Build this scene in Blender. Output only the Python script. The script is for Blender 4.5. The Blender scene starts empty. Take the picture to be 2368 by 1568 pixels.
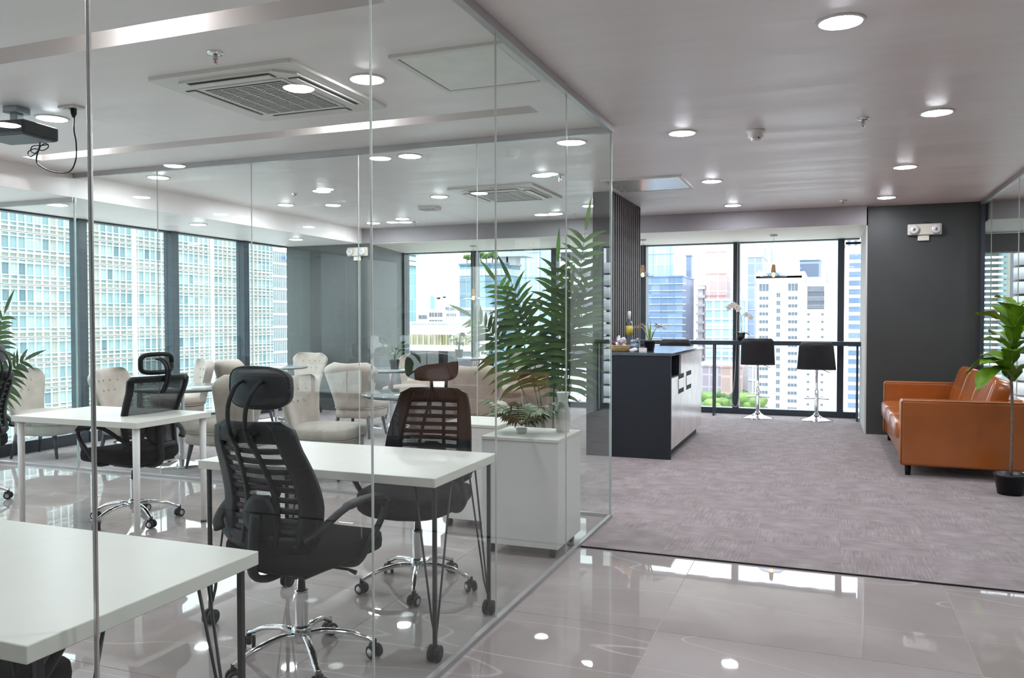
import bpy, bmesh, math, random
from mathutils import Vector, Matrix, Euler
import numpy as np
random.seed(4)
C = bpy.context.scene.collection
S = bpy.context.scene
PI = math.pi

# ------------------------------------------------------------------ camera
CF, CYAW, CPITCH, CROLL, CH = 1883.07, .368106, .0249127, .00084227, 1.4
def cam_rows():
    cy, sy = math.cos(CYAW), math.sin(CYAW)
    f = np.array([-sy, cy, 0.0]); r = np.array([cy, sy, 0.0]); d = np.array([0, 0, -1.0])
    cp, sp = math.cos(CPITCH), math.sin(CPITCH)
    f2 = cp*f+sp*d; d2 = cp*d-sp*f
    cr, sr = math.cos(CROLL), math.sin(CROLL)
    return np.array([cr*r+sr*d2, cr*d2-sr*r, f2])
CM = cam_rows()
cam = bpy.data.objects.new('camera', bpy.data.cameras.new('camera'))
C.objects.link(cam)
m = Matrix.Identity(4)
for i in range(3):
    m[i][0] = CM[0][i]; m[i][1] = -CM[1][i]; m[i][2] = -CM[2][i]
m[2][3] = CH
cam.matrix_world = m
cam.data.sensor_fit = 'HORIZONTAL'; cam.data.sensor_width = 36
cam.data.lens = CF/2368*36
cam.data.clip_start = .05; cam.data.clip_end = 3000
S.camera = cam
def at(px, py, X=None, Y=None, z=None):
    """the point seen at a pixel of the photograph, on the plane x=X, y=Y or height z"""
    r = CM.T @ np.array([(px-1184)/CF, (py-784)/CF, 1.0])
    t = X/r[0] if X is not None else (Y/r[1] if Y is not None else (z-CH)/r[2])
    return Vector((t*r[0], t*r[1], CH+t*r[2]))

# ------------------------------------------------------------------ world, exposure
w = bpy.data.worlds.new('sky'); S.world = w; w.use_nodes = True
nt = w.node_tree; nt.nodes.clear()
bg = nt.nodes.new('ShaderNodeBackground'); wo = nt.nodes.new('ShaderNodeOutputWorld')
tc = nt.nodes.new('ShaderNodeTexCoord'); sx = nt.nodes.new('ShaderNodeSeparateXYZ'); cr_ = nt.nodes.new('ShaderNodeValToRGB')
nt.links.new(tc.outputs['Generated'], sx.inputs[0]); nt.links.new(sx.outputs['Z'], cr_.inputs[0])
cr_.color_ramp.elements[0].position = 0.0; cr_.color_ramp.elements[0].color = (.93, .97, 1, 1)
cr_.color_ramp.elements[1].position = .7; cr_.color_ramp.elements[1].color = (.82, .91, 1, 1)
nt.links.new(cr_.outputs[0], bg.inputs[0]); nt.links.new(bg.outputs[0], wo.inputs[0])
# overcast sky: three times as bright overhead as at the horizon
SKY_ZENITH = 3.6
mz = nt.nodes.new('ShaderNodeMath'); mz.operation = 'MAXIMUM'; mz.inputs[1].default_value = 0
ma = nt.nodes.new('ShaderNodeMath'); ma.operation = 'MULTIPLY_ADD'; ma.inputs[1].default_value = SKY_ZENITH*2/3; ma.inputs[2].default_value = SKY_ZENITH/3
nt.links.new(sx.outputs['Z'], mz.inputs[0]); nt.links.new(mz.outputs[0], ma.inputs[0]); nt.links.new(ma.outputs[0], bg.inputs[1])
vs = S.view_settings
vs.view_transform = 'Standard'; vs.look = 'None'; vs.gamma = 1; vs.use_curve_mapping = False
vs.exposure = 1.14
cy_ = S.cycles
cy_.use_denoising = True
cy_.max_bounces = 9; cy_.diffuse_bounces = 6; cy_.glossy_bounces = 4; cy_.transmission_bounces = 6
cy_.transparent_max_bounces = 28
cy_.sample_clamp_indirect = 6; cy_.caustics_reflective = False; cy_.caustics_refractive = False
LIGHT_E = 95.0     # emission of the ceiling lamps

# ------------------------------------------------------------------ materials
def lin(c): return tuple(((v/255)/12.92 if v/255 <= .04045 else ((v/255+.055)/1.055)**2.4) for v in c)
MATS = {}
def nodes(name):
    m = bpy.data.materials.new(name); m.use_nodes = True
    t = m.node_tree; t.nodes.clear()
    o = t.nodes.new('ShaderNodeOutputMaterial'); MATS[name] = m
    return m, t, o
def N(t, kind, **kw):
    n = t.nodes.new(kind)
    for k, v in kw.items():
        if hasattr(n, k): setattr(n, k, v)
        else: n.inputs[k].default_value = v
    return n
def coords(t, kind='Object', scale=(1, 1, 1), rnd=False):
    tc = N(t, 'ShaderNodeTexCoord'); mp = N(t, 'ShaderNodeMapping'); mp.inputs['Scale'].default_value = scale
    t.links.new(tc.outputs[kind], mp.inputs[0])
    if rnd:
        oi = N(t, 'ShaderNodeObjectInfo'); ml = N(t, 'ShaderNodeMath', operation='MULTIPLY'); ml.inputs[1].default_value = 57.0
        cb = N(t, 'ShaderNodeCombineXYZ')
        t.links.new(oi.outputs['Random'], ml.inputs[0]); t.links.new(ml.outputs[0], cb.inputs[0]); t.links.new(ml.outputs[0], cb.inputs[1])
        t.links.new(cb.outputs[0], mp.inputs['Location'])
    return mp.outputs[0]
def ramp(t, src, stops):
    r = N(t, 'ShaderNodeValToRGB'); e = r.color_ramp.elements
    while len(e) < len(stops): e.new(.5)
    for i, (p, c) in enumerate(stops): e[i].position = p; e[i].color = (*c, 1)
    t.links.new(src, r.inputs[0]); return r.outputs[0]
def mat(name, col, rough=.5, metal=0, var=.06, scale=6, bump=0, bscale=80, spec=.5, sheen=0, coat=0, kind='Object'):
    """principled surface, its colour broken up a little by noise"""
    m, t, o = nodes(name); b = N(t, 'ShaderNodeBsdfPrincipled')
    v = coords(t, kind)
    nz = N(t, 'ShaderNodeTexNoise', **{'Scale': scale, 'Detail': 4.0}); t.links.new(v, nz.inputs['Vector'])
    lo = tuple(max(0, c*(1-var)) for c in col); hi = tuple(min(1, c*(1+var)) for c in col)
    t.links.new(ramp(t, nz.outputs[0], [(.3, lo), (.7, hi)]), b.inputs['Base Color'])
    b.inputs['Roughness'].default_value = rough; b.inputs['Metallic'].default_value = metal
    b.inputs['Specular IOR Level'].default_value = spec
    if sheen: b.inputs['Sheen Weight'].default_value = sheen
    if coat: b.inputs['Coat Weight'].default_value = coat
    if bump:
        n2 = N(t, 'ShaderNodeTexNoise', **{'Scale': bscale, 'Detail': 3.0}); t.links.new(v, n2.inputs['Vector'])
        bp = N(t, 'ShaderNodeBump', **{'Strength': bump, 'Distance': .01}); t.links.new(n2.outputs[0], bp.inputs['Height'])
        t.links.new(bp.outputs[0], b.inputs['Normal'])
    t.links.new(b.outputs[0], o.inputs[0]); return m
def emit(name, col, e):
    m, t, o = nodes(name); b = N(t, 'ShaderNodeEmission'); b.inputs[0].default_value = (*col, 1); b.inputs[1].default_value = e
    t.links.new(b.outputs[0], o.inputs[0]); return m
def pane_mat(name, tint, ior=1.6, haze=0.0):
    """clear pane: light passes straight through, the outer face mirrors by Fresnel"""
    m, t, o = nodes(name)
    tr = N(t, 'ShaderNodeBsdfTransparent'); tr.inputs[0].default_value = (*tint, 1)
    gl = N(t, 'ShaderNodeBsdfGlossy'); gl.inputs['Roughness'].default_value = .0
    gl.inputs[0].default_value = (.95, 1, .98, 1)
    fr = N(t, 'ShaderNodeFresnel', IOR=ior); ge = N(t, 'ShaderNodeNewGeometry')
    iv = N(t, 'ShaderNodeMath', operation='SUBTRACT'); iv.inputs[0].default_value = 1.0
    mu = N(t, 'ShaderNodeMath', operation='MULTIPLY')
    t.links.new(ge.outputs['Backfacing'], iv.inputs[1]); t.links.new(iv.outputs[0], mu.inputs[0]); t.links.new(fr.outputs[0], mu.inputs[1])
    mx = N(t, 'ShaderNodeMixShader'); t.links.new(mu.outputs[0], mx.inputs[0]); t.links.new(tr.outputs[0], mx.inputs[1]); t.links.new(gl.outputs[0], mx.inputs[2])
    t.links.new(mx.outputs[0], o.inputs[0]); return m

def ceil_mat():
    m, t, o = nodes('ceiling_paint'); b = N(t, 'ShaderNodeBsdfPrincipled', Roughness=.42)
    v = coords(t, 'Object', (.35, 3.2, 1))
    nz = N(t, 'ShaderNodeTexNoise', **{'Scale': 1.6, 'Detail': 5.0, 'Roughness': .55}); t.links.new(v, nz.inputs['Vector'])
    t.links.new(ramp(t, nz.outputs[0], [(.35, (.85, .795, .778)), (.65, (.90, .85, .83))]), b.inputs['Base Color'])
    t.links.new(ramp(t, nz.outputs[0], [(.4, (.36,)*3), (.6, (.46,)*3)]), b.inputs['Roughness'])
    bp = N(t, 'ShaderNodeBump', **{'Strength': .12, 'Distance': .02}); t.links.new(nz.outputs[0], bp.inputs['Height']); t.links.new(bp.outputs[0], b.inputs['Normal'])
    t.links.new(b.outputs[0], o.inputs[0]); return m
WHITE_CEIL = ceil_mat()
CREAM = mat('soffit_paint', (.86, .82, .72), .6, var=.03, scale=1)
BULK = mat('bulkhead_paint', (.31, .285, .30), .6, var=.03, scale=1)
GREYWALL = mat('grey_wall_paint', (.046, .050, .049), .45, var=.08, scale=2, bump=.08, bscale=60)
COLWALL = mat('column_paint', (.075, .078, .077), .5, var=.05, scale=2)
BACKWALL = mat('taupe_wall_paint', (.34, .325, .31), .7, var=.04)
WHITEWALL = mat('white_wall_paint', (.66, .65, .62), .6, var=.03)
DARKFRAME = mat('dark_window_frame', (.035, .045, .06), .35, var=.1)
BLACKMETAL = mat('black_metal', (.02, .02, .022), .35, var=.1, metal=.3)
CHROME = mat('chrome', (.82, .83, .85), .08, 1, var=.02)
STEEL = mat('brushed_steel', (.62, .60, .58), .25, 1, var=.05, scale=40)
GLASS = pane_mat('partition_glass', (.97, .99, .98), 1.48)
GLASSW = pane_mat('window_glass', (.98, .995, 1), 1.45)
GEDGE = mat('glass_edge', (.42, .55, .50), .15, var=.1, spec=.8)
SEAL = mat('clear_joint_seal', (.62, .64, .60), .25, var=.05)
CHANNEL = mat('aluminium_channel', (.45, .44, .44), .35, .6, var=.05)
BLACKPL = mat('black_plastic', (.007, .008, .009), .5, var=.15, spec=.3)
BLACKFAB = mat('black_seat_fabric', (.007, .007, .008), .95, var=.2, bump=.25, bscale=400, spec=.2)
LEATHERBK = mat('black_leather', (.014, .013, .016), .42, var=.15, bump=.12, bscale=120)
DESKTOP = mat('white_desk_laminate', (.77, .755, .69), .32, var=.015, spec=.4)
WHITEPW = mat('white_powder_coat', (.78, .77, .75), .35, var=.03)
LAMWHITE = mat('white_pedestal_laminate', (.78, .77, .74), .32, var=.02, spec=.5)
BEIGE = mat('beige_velvet', (.42, .355, .305), .85, var=.12, scale=9, bump=.15, bscale=60, sheen=.3)
BEIGE2 = mat('beige_piping', (.38, .32, .27), .8, var=.1)
DARKWOOD = mat('dark_wood_leg', (.04, .045, .05), .4, var=.2)
TABLETOP = mat('glossy_table_top', (.30, .33, .34), .07, var=.05, spec=.7)
TABLEEDGE = mat('dark_table_edge', (.05, .06, .07), .2, var=.1)
NAVY = mat('charcoal_panel', (.012, .016, .024), .6, var=.08)
STONE = mat('counter_stone_top', (.11, .13, .15), .09, var=.25, scale=5, spec=.7)
SLATM = mat('dark_slat_wood', (.085, .07, .068), .45, var=.2, scale=12)
SLATB = mat('slat_backing', (.008, .008, .01), .6)
TAN = mat('tan_leather', (.36, .095, .011), .25, var=.10, scale=3, bump=.12, bscale=30, spec=.95)
TANPIPE = mat('tan_leather_welt', (.50, .20, .08), .4, var=.05)
POTBLK = mat('black_pot', (.012, .013, .016), .4, var=.1)
VASEW = mat('white_ceramic', (.72, .70, .66), .3, var=.03)
PALMG = mat('palm_leaf_green', (.055, .115, .02), .4, var=.7, scale=4, spec=.4)
PALMD = mat('palm_stem_green', (.03, .075, .03), .5, var=.3)
FIG = mat('fig_leaf_green', (.12, .24, .012), .42, var=.5, scale=7, spec=.4)
FIGV = mat('fig_leaf_vein', (.30, .48, .10), .5, var=.1)
BARK = mat('grey_bark', (.16, .12, .10), .8, var=.3, scale=30)
SMALLG = mat('monstera_green', (.05, .14, .045), .4, var=.4, scale=9)
GRASSG = mat('blade_green', (.28, .42, .05), .5, var=.3, scale=9)
DRYFLW = mat('dried_flower', (.62, .50, .36), .7, var=.2)
ORCHIDW = mat('orchid_petal', (.85, .80, .78), .5, var=.05)
ORCHIDY = mat('orchid_lip', (.80, .55, .20), .5)
PLAST = mat('cream_white_plastic', (.72, .68, .60), .4, var=.03)
ACWHITE = mat('appliance_white', (.72, .70, .66), .4, var=.03)
DARKGAP = mat('dark_gap', (.015, .015, .017), .7)
ACCESSP = mat('access_panel_board', (.86, .87, .81), .45, var=.06, scale=6)
SILVERP = mat('brushed_panel', (.80, .77, .74), .22, .7, var=.05)
PROJM = mat('projector_shell', (.02, .025, .03), .35, var=.1)
PROJU = mat('projector_underside', (.14, .15, .16), .5, var=.15)
PLATE = mat('galvanised', (.34, .37, .38), .4, .5, var=.1)
REDG = mat('sprinkler_bulb', (.6, .12, .10), .3)
LAMP = emit('lamp_diffuser', (.90, .93, 1.0), LIGHT_E)
SLOTLAMP = emit('slot_lamp', (.95, .96, 1.0), LIGHT_E*1.2)
BULB = emit('warm_bulb', (1.0, .33, .08), 9.0)
WOODS = mat('oak_socket', (.46, .24, .10), .5, var=.2, scale=30)
CLEARG = pane_mat('clear_shade_glass', (.74, .80, .86), 2.1)
CORDM = mat('grey_cord', (.45, .43, .42), .5)
BLINDM = mat('roller_blind_fabric', (.19, .185, .185), .8, var=.04)
DOORW = mat('whitewashed_laminate', (.62, .58, .57), .22, var=.10, scale=4, spec=.6)
BASKET = mat('woven_basket', (.42, .27, .11), .7, var=.35, scale=40)
SNACK1 = mat('foil_wrapper', (.70, .68, .72), .25, .4, var=.3, scale=30)
SNACK2 = mat('plum_wrapper', (.10, .025, .08), .3, var=.3)
ORANGE = mat('orange_card', (.80, .18, .06), .5)
YELLOWL = mat('yellow_label', (.65, .52, .10), .5, var=.2)
RIMG = mat('glass_rim', (.55, .60, .68), .1, var=.05, spec=.9)  # light colour stands in for reflections on the shade's glass edge
LAMPL = mat('frosted_lens', (.78, .78, .80), .15, var=.05, spec=.9)
BLUECUP = mat('pale_cap', (.66, .72, .76), .4)
TISSUE = mat('white_paper', (.80, .78, .78), .7)
WHITEBD = mat('whiteboard', (.75, .76, .78), .25)

def carpet_mat():
    m, t, o = nodes('carpet_tile_pile'); b = N(t, 'ShaderNodeBsdfPrincipled', Roughness=.95)
    v = coords(t, 'Object', (5.0, 95, 1), rnd=True)
    n1 = N(t, 'ShaderNodeTexNoise', **{'Scale': 1.0, 'Detail': 3.0, 'Roughness': .65}); t.links.new(v, n1.inputs['Vector'])
    v2 = coords(t, 'Object', (1, 1, 1), rnd=True)
    n2 = N(t, 'ShaderNodeTexNoise', **{'Scale': 7.0, 'Detail': 4.0}); t.links.new(v2, n2.inputs['Vector'])
    mx = N(t, 'ShaderNodeMix'); mx.inputs[0].default_value = .42
    t.links.new(n1.outputs[0], mx.inputs[2]); t.links.new(n2.outputs[0], mx.inputs[3])
    t.links.new(ramp(t, mx.outputs[0], [(.34, (.165, .132, .132)), (.5, (.250, .208, .208)), (.66, (.352, .300, .304))]), b.inputs['Base Color'])
    n3 = N(t, 'ShaderNodeTexNoise', **{'Scale': 220.0}); t.links.new(v2, n3.inputs['Vector'])
    bp = N(t, 'ShaderNodeBump', **{'Strength': .35, 'Distance': .01}); t.links.new(n3.outputs[0], bp.inputs['Height'])
    t.links.new(bp.outputs[0], b.inputs['Normal']); b.inputs['Sheen Weight'].default_value = .15
    t.links.new(b.outputs[0], o.inputs[0]); return m
CARPET = carpet_mat()
def marble_mat():
    m, t, o = nodes('polished_grey_marble'); b = N(t, 'ShaderNodeBsdfPrincipled', Roughness=.02)
    tc = N(t, 'ShaderNodeTexCoord'); oi = N(t, 'ShaderNodeObjectInfo'); ad = N(t, 'ShaderNodeVectorMath', operation='ADD')
    ml = N(t, 'ShaderNodeMath', operation='MULTIPLY'); ml.inputs[1].default_value = 40
    t.links.new(oi.outputs['Random'], ml.inputs[0]); t.links.new(tc.outputs['Object'], ad.inputs[0]); t.links.new(ml.outputs[0], ad.inputs[1])
    n1 = N(t, 'ShaderNodeTexNoise', **{'Scale': 1.1, 'Detail': 6.0, 'Roughness': .6, 'Distortion': .6}); t.links.new(ad.outputs[0], n1.inputs['Vector'])
    base = ramp(t, n1.outputs[0], [(.3, (.33, .288, .275)), (.55, (.385, .34, .328)), (.75, (.45, .405, .395))])
    # thin pale veins: where a stretched noise crosses its middle value
    mp = N(t, 'ShaderNodeMapping'); mp.inputs['Scale'].default_value = (.32, 1.5, 1); mp.inputs['Rotation'].default_value = (0, 0, .16)
    t.links.new(ad.outputs[0], mp.inputs[0])
    n2 = N(t, 'ShaderNodeTexNoise', **{'Scale': 1.5, 'Detail': 1.2, 'Distortion': .0}); t.links.new(mp.outputs[0], n2.inputs['Vector'])
    s = N(t, 'ShaderNodeMath', operation='SUBTRACT'); s.inputs[1].default_value = .5; t.links.new(n2.outputs[0], s.inputs[0])
    a = N(t, 'ShaderNodeMath', operation='ABSOLUTE'); t.links.new(s.outputs[0], a.inputs[0])
    vein = ramp(t, a.outputs[0], [(.0, (.5, .5, .5)), (.0035, (0, 0, 0))])
    mx = N(t, 'ShaderNodeMix', data_type='RGBA'); t.links.new(vein, mx.inputs[0]); t.links.new(base, mx.inputs[6]); mx.inputs[7].default_value = (.66, .62, .58, 1)
    t.links.new(mx.outputs[2], b.inputs['Base Color'])
    n3 = N(t, 'ShaderNodeTexNoise', **{'Scale': 9.0, 'Detail': 1.0}); t.links.new(ad.outputs[0], n3.inputs['Vector'])
    bp = N(t, 'ShaderNodeBump', **{'Strength': .010, 'Distance': .01}); t.links.new(n3.outputs[0], bp.inputs['Height'])
    t.links.new(bp.outputs[0], b.inputs['Normal']); b.inputs['Specular IOR Level'].default_value = .75
    t.links.new(b.outputs[0], o.inputs[0]); return m
MARBLE = marble_mat()
GROUT = mat('tile_grout', (.62, .56, .52), .5)
def meshcloth(nm='chair_back_netting', lo=.22, hi=.75):
    m, t, o = nodes(nm)
    tr = N(t, 'ShaderNodeBsdfTransparent'); d = N(t, 'ShaderNodeBsdfPrincipled', Roughness=.7); d.inputs['Base Color'].default_value = (.02, .02, .022, 1)
    v = coords(t, 'Object'); wv = N(t, 'ShaderNodeTexWave', **{'Scale': 60.0}); wv.bands_direction = 'Z'; t.links.new(v, wv.inputs['Vector'])
    f = ramp(t, wv.outputs[0], [(.35, (lo,)*3), (.65, (hi,)*3)])
    mx = N(t, 'ShaderNodeMixShader'); t.links.new(f, mx.inputs[0]); t.links.new(tr.outputs[0], mx.inputs[1]); t.links.new(d.outputs[0], mx.inputs[2])
    t.links.new(mx.outputs[0], o.inputs[0]); return m
NETTING = meshcloth()
NETDARK = meshcloth('dense_chair_netting', .52, .9)
def panel_glass(name, c1, c2, mort, bw, bh, msize=.04, rough=.25, spec=.5, ax='XZ'):
    """far curtain wall: panes of slightly different tint between thin lines"""
    m, t, o = nodes(name); b = N(t, 'ShaderNodeBsdfPrincipled', Roughness=rough)
    tc = N(t, 'ShaderNodeTexCoord'); sp = N(t, 'ShaderNodeSeparateXYZ'); cb = N(t, 'ShaderNodeCombineXYZ'); ad = N(t, 'ShaderNodeMath', operation='ADD')
    t.links.new(tc.outputs['Object'], sp.inputs[0]); t.links.new(sp.outputs[0], ad.inputs[0]); t.links.new(sp.outputs[1], ad.inputs[1])
    t.links.new(ad.outputs[0], cb.inputs[0]); t.links.new(sp.outputs[2], cb.inputs[1])
    br = N(t, 'ShaderNodeTexBrick', offset=0.0, squash=1.0)
    br.inputs['Color1'].default_value = (*c1, 1); br.inputs['Color2'].default_value = (*c2, 1); br.inputs['Mortar'].default_value = (*mort, 1)
    br.inputs['Scale'].default_value = 1; br.inputs['Mortar Size'].default_value = msize; br.inputs['Brick Width'].default_value = bw; br.inputs['Row Height'].default_value = bh
    br.inputs['Bias'].default_value = 0
    t.links.new(cb.outputs[0], br.inputs['Vector']); t.links.new(br.outputs[0], b.inputs['Base Color'])
    b.inputs['Specular IOR Level'].default_value = spec
    t.links.new(b.outputs[0], o.inputs[0]); return m

# ------------------------------------------------------------------ mesh helpers
class MB:
    def __init__(s): s.v = []; s.f = []; s.sm = []
    def add(s, vs, fs, smooth=False):
        n = len(s.v); s.v += [tuple(v) for v in vs]; s.f += [tuple(i+n for i in f) for f in fs]; s.sm += [smooth]*len(fs); return s
    def box(s, lo, hi):
        x0, y0, z0 = lo; x1, y1, z1 = hi
        return s.add([(x0,y0,z0),(x1,y0,z0),(x1,y1,z0),(x0,y1,z0),(x0,y0,z1),(x1,y0,z1),(x1,y1,z1),(x0,y1,z1)],
            [(0,3,2,1),(4,5,6,7),(0,1,5,4),(1,2,6,5),(2,3,7,6),(3,0,4,7)])
    def rbox(s, lo, hi, r=.01, seg=2):
        bm = bmesh.new(); bmesh.ops.create_cube(bm, size=1)
        for v in bm.verts: v.co = Vector((lo[i]+(v.co[i]+.5)*(hi[i]-lo[i]) for i in range(3)))
        bmesh.ops.bevel(bm, geom=bm.edges[:], offset=r, segments=seg, profile=.5, affect='EDGES')
        vs = [v.co[:] for v in bm.verts]; fs = [[v.index for v in f.verts] for f in bm.faces]
        bm.verts.index_update(); fs = [[v.index for v in f.verts] for f in bm.faces]; bm.free()
        return s.add(vs, fs, False)
    def lathe(s, prof, n=24, c=(0, 0, 0), smooth=True, cap=False):
        vs = []; fs = []
        for r, z in prof:
            for k in range(n):
                a = 2*PI*k/n; vs.append((c[0]+r*math.cos(a), c[1]+r*math.sin(a), c[2]+z))
        for i in range(len(prof)-1):
            for k in range(n):
                a, b = i*n+k, i*n+(k+1) % n; fs.append((a, b, b+n, a+n))
        if cap and prof[0][0] > 1e-6: fs.append(tuple(range(n-1, -1, -1)))
        if cap and prof[-1][0] > 1e-6: fs.append(tuple((len(prof)-1)*n+k for k in range(n)))
        return s.add(vs, fs, smooth)
    def cyl(s, c, r, h, n=20): return s.lathe([(r, 0), (r, h)], n, c, True, True)
    def tube(s, pts, r, n=8, flat=1.0, up=None):
        """round (or flattened) bar along a path; r may be a list"""
        pts = [Vector(p) for p in pts]; vs = []; fs = []; L = len(pts)
        rs = r if isinstance(r, (list, tuple)) else [r]*L
        prev = None
        for i, p in enumerate(pts):
            d = (pts[min(i+1, L-1)]-pts[max(i-1, 0)]).normalized()
            u = Vector(up) if up else (prev if prev else (Vector((0, 0, 1)) if abs(d.z) < .9 else Vector((1, 0, 0))))
            a = d.cross(u)
            if a.length < 1e-5: a = d.cross(Vector((1, .3, 0)))
            a.normalize(); b = a.cross(d).normalized(); prev = b
            for k in range(n):
                t = 2*PI*k/n; vs.append(p+a*math.cos(t)*rs[i]+b*math.sin(t)*rs[i]*flat)
        for i in range(L-1):
            for k in range(n):
                q, w_ = i*n+k, i*n+(k+1) % n; fs.append((q, w_, w_+n, q+n))
        fs.append(tuple(range(n-1, -1, -1))); fs.append(tuple((L-1)*n+k for k in range(n)))
        return s.add(vs, fs, True)
    def sellip(s, c, r, e1=.4, e2=.4, nu=24, nv=14, fn=None):
        """super-ellipsoid cushion"""
        sp = lambda x, e: math.copysign(abs(x)**e, x)
        vs = []; fs = []
        for i in range(nv+1):
            ph = -PI/2+PI*i/nv
            for k in range(nu):
                th = 2*PI*k/nu
                p = Vector((r[0]*sp(math.cos(ph), e1)*sp(math.cos(th), e2), r[1]*sp(math.cos(ph), e1)*sp(math.sin(th), e2), r[2]*sp(math.sin(ph), e1)))
                if fn: p = fn(p)
                vs.append((c[0]+p.x, c[1]+p.y, c[2]+p.z))
        for i in range(nv):
            for k in range(nu):
                a, b = i*nu+k, i*nu+(k+1) % nu; fs.append((a, b, b+nu, a+nu))
        return s.add(vs, fs, True)
    def patch(s, fn, nu, nv, th):
        """thickened curved sheet; fn(u,v)->(point, normal), u,v in 0..1; th number or function"""
        T = th if callable(th) else (lambda u, v: th)
        vs = []; fs = []; W = nu+1
        for side in (0, 1):
            for j in range(nv+1):
                for i in range(nu+1):
                    u, v = i/nu, j/nv; p, n = fn(u, v); vs.append(Vector(p)+Vector(n)*T(u, v)*(.5 if side else -.5))
        O = W*(nv+1)
        for j in range(nv):
            for i in range(nu):
                a = j*W+i; fs.append((a, a+W, a+W+1, a+1)); fs.append((O+a, O+a+1, O+a+W+1, O+a+W))
        for i in range(nu):
            fs.append((i, i+1, O+i+1, O+i)); a = nv*W+i; fs.append((a+1, a, O+a, O+a+1))
        for j in range(nv):
            a = j*W; fs.append((a+W, a, O+a, O+a+W)); a = j*W+nu; fs.append((a, a+W, O+a+W, O+a))
        return s.add(vs, fs, True)
    def prism(s, poly, z0, z1):
        n = len(poly)
        return s.add([(x, y, z0) for x, y in poly]+[(x, y, z1) for x, y in poly],
            [tuple(range(n-1, -1, -1)), tuple(range(n, 2*n))]+[(i, (i+1) % n, n+(i+1) % n, n+i) for i in range(n)])
    def mesh(s, name, mats):
        me = bpy.data.meshes.new(name); me.from_pydata(s.v, [], s.f); me.update()
        me.polygons.foreach_set('use_smooth', s.sm)
        for mm in (mats if isinstance(mats, (list, tuple)) else [mats]): me.materials.append(mm)
        return me
    def obj(s, name, m, parent=None, kind=None, loc=None):
        o = bpy.data.objects.new(name, s.mesh(name, m)); C.objects.link(o)
        if parent: o.parent = parent
        if loc: o.location = loc
        if kind: o['kind'] = kind
        return o
def tag(o, label=None, cat=None, group=None, kind=None):
    if label: o['label'] = label
    if cat: o['category'] = cat
    if group: o['group'] = group
    if kind: o['kind'] = kind
    return o
def thing(name, label, cat, loc=(0, 0, 0), rz=0, group=None):
    o = bpy.data.objects.new(name, None); C.objects.link(o); o.location = loc; o.rotation_euler = (0, 0, rz)
    o.empty_display_size = .1
    return tag(o, label, cat, group)
def struct(name, mb, m, parent=None):
    o = mb.obj(name, m, parent)
    if not parent: o['kind'] = 'structure'
    return o
def sbox(name, lo, hi, m, parent=None): return struct(name, MB().box(lo, hi), m, parent)
def dup(root, loc, rz=0, label=None, scale=None):
    def rec(o, par):
        c = o.copy(); C.objects.link(c); c.parent = par
        if par: c.matrix_parent_inverse = o.matrix_parent_inverse.copy()
        for ch in list(o.children): rec(ch, c)
        return c
    r = rec(root, None); r.location = loc; r.rotation_euler = (0, 0, rz)
    if label: r['label'] = label
    if scale: r.scale = (scale,)*3 if not isinstance(scale, tuple) else scale
    return r
def piece(name, me, parent, loc, rot=None, label=None):
    o = bpy.data.objects.new(name, me); C.objects.link(o); o.parent = parent; o.location = loc
    if rot: o.rotation_euler = rot
    if label: o['label'] = label
    return o

# ------------------------------------------------------------------ room
H = 2.74; HS = 2.52
XG, YB = -1.41, 5.58           # side glass partition plane, back glass partition plane
XL, YW = -7.8, 12.3            # left windows, far windows
XR = 1.66                      # right glass partition
XE, YN = 6.2, -3.2             # end of right room, wall behind
YC = 4.78                      # carpet edge

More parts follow.
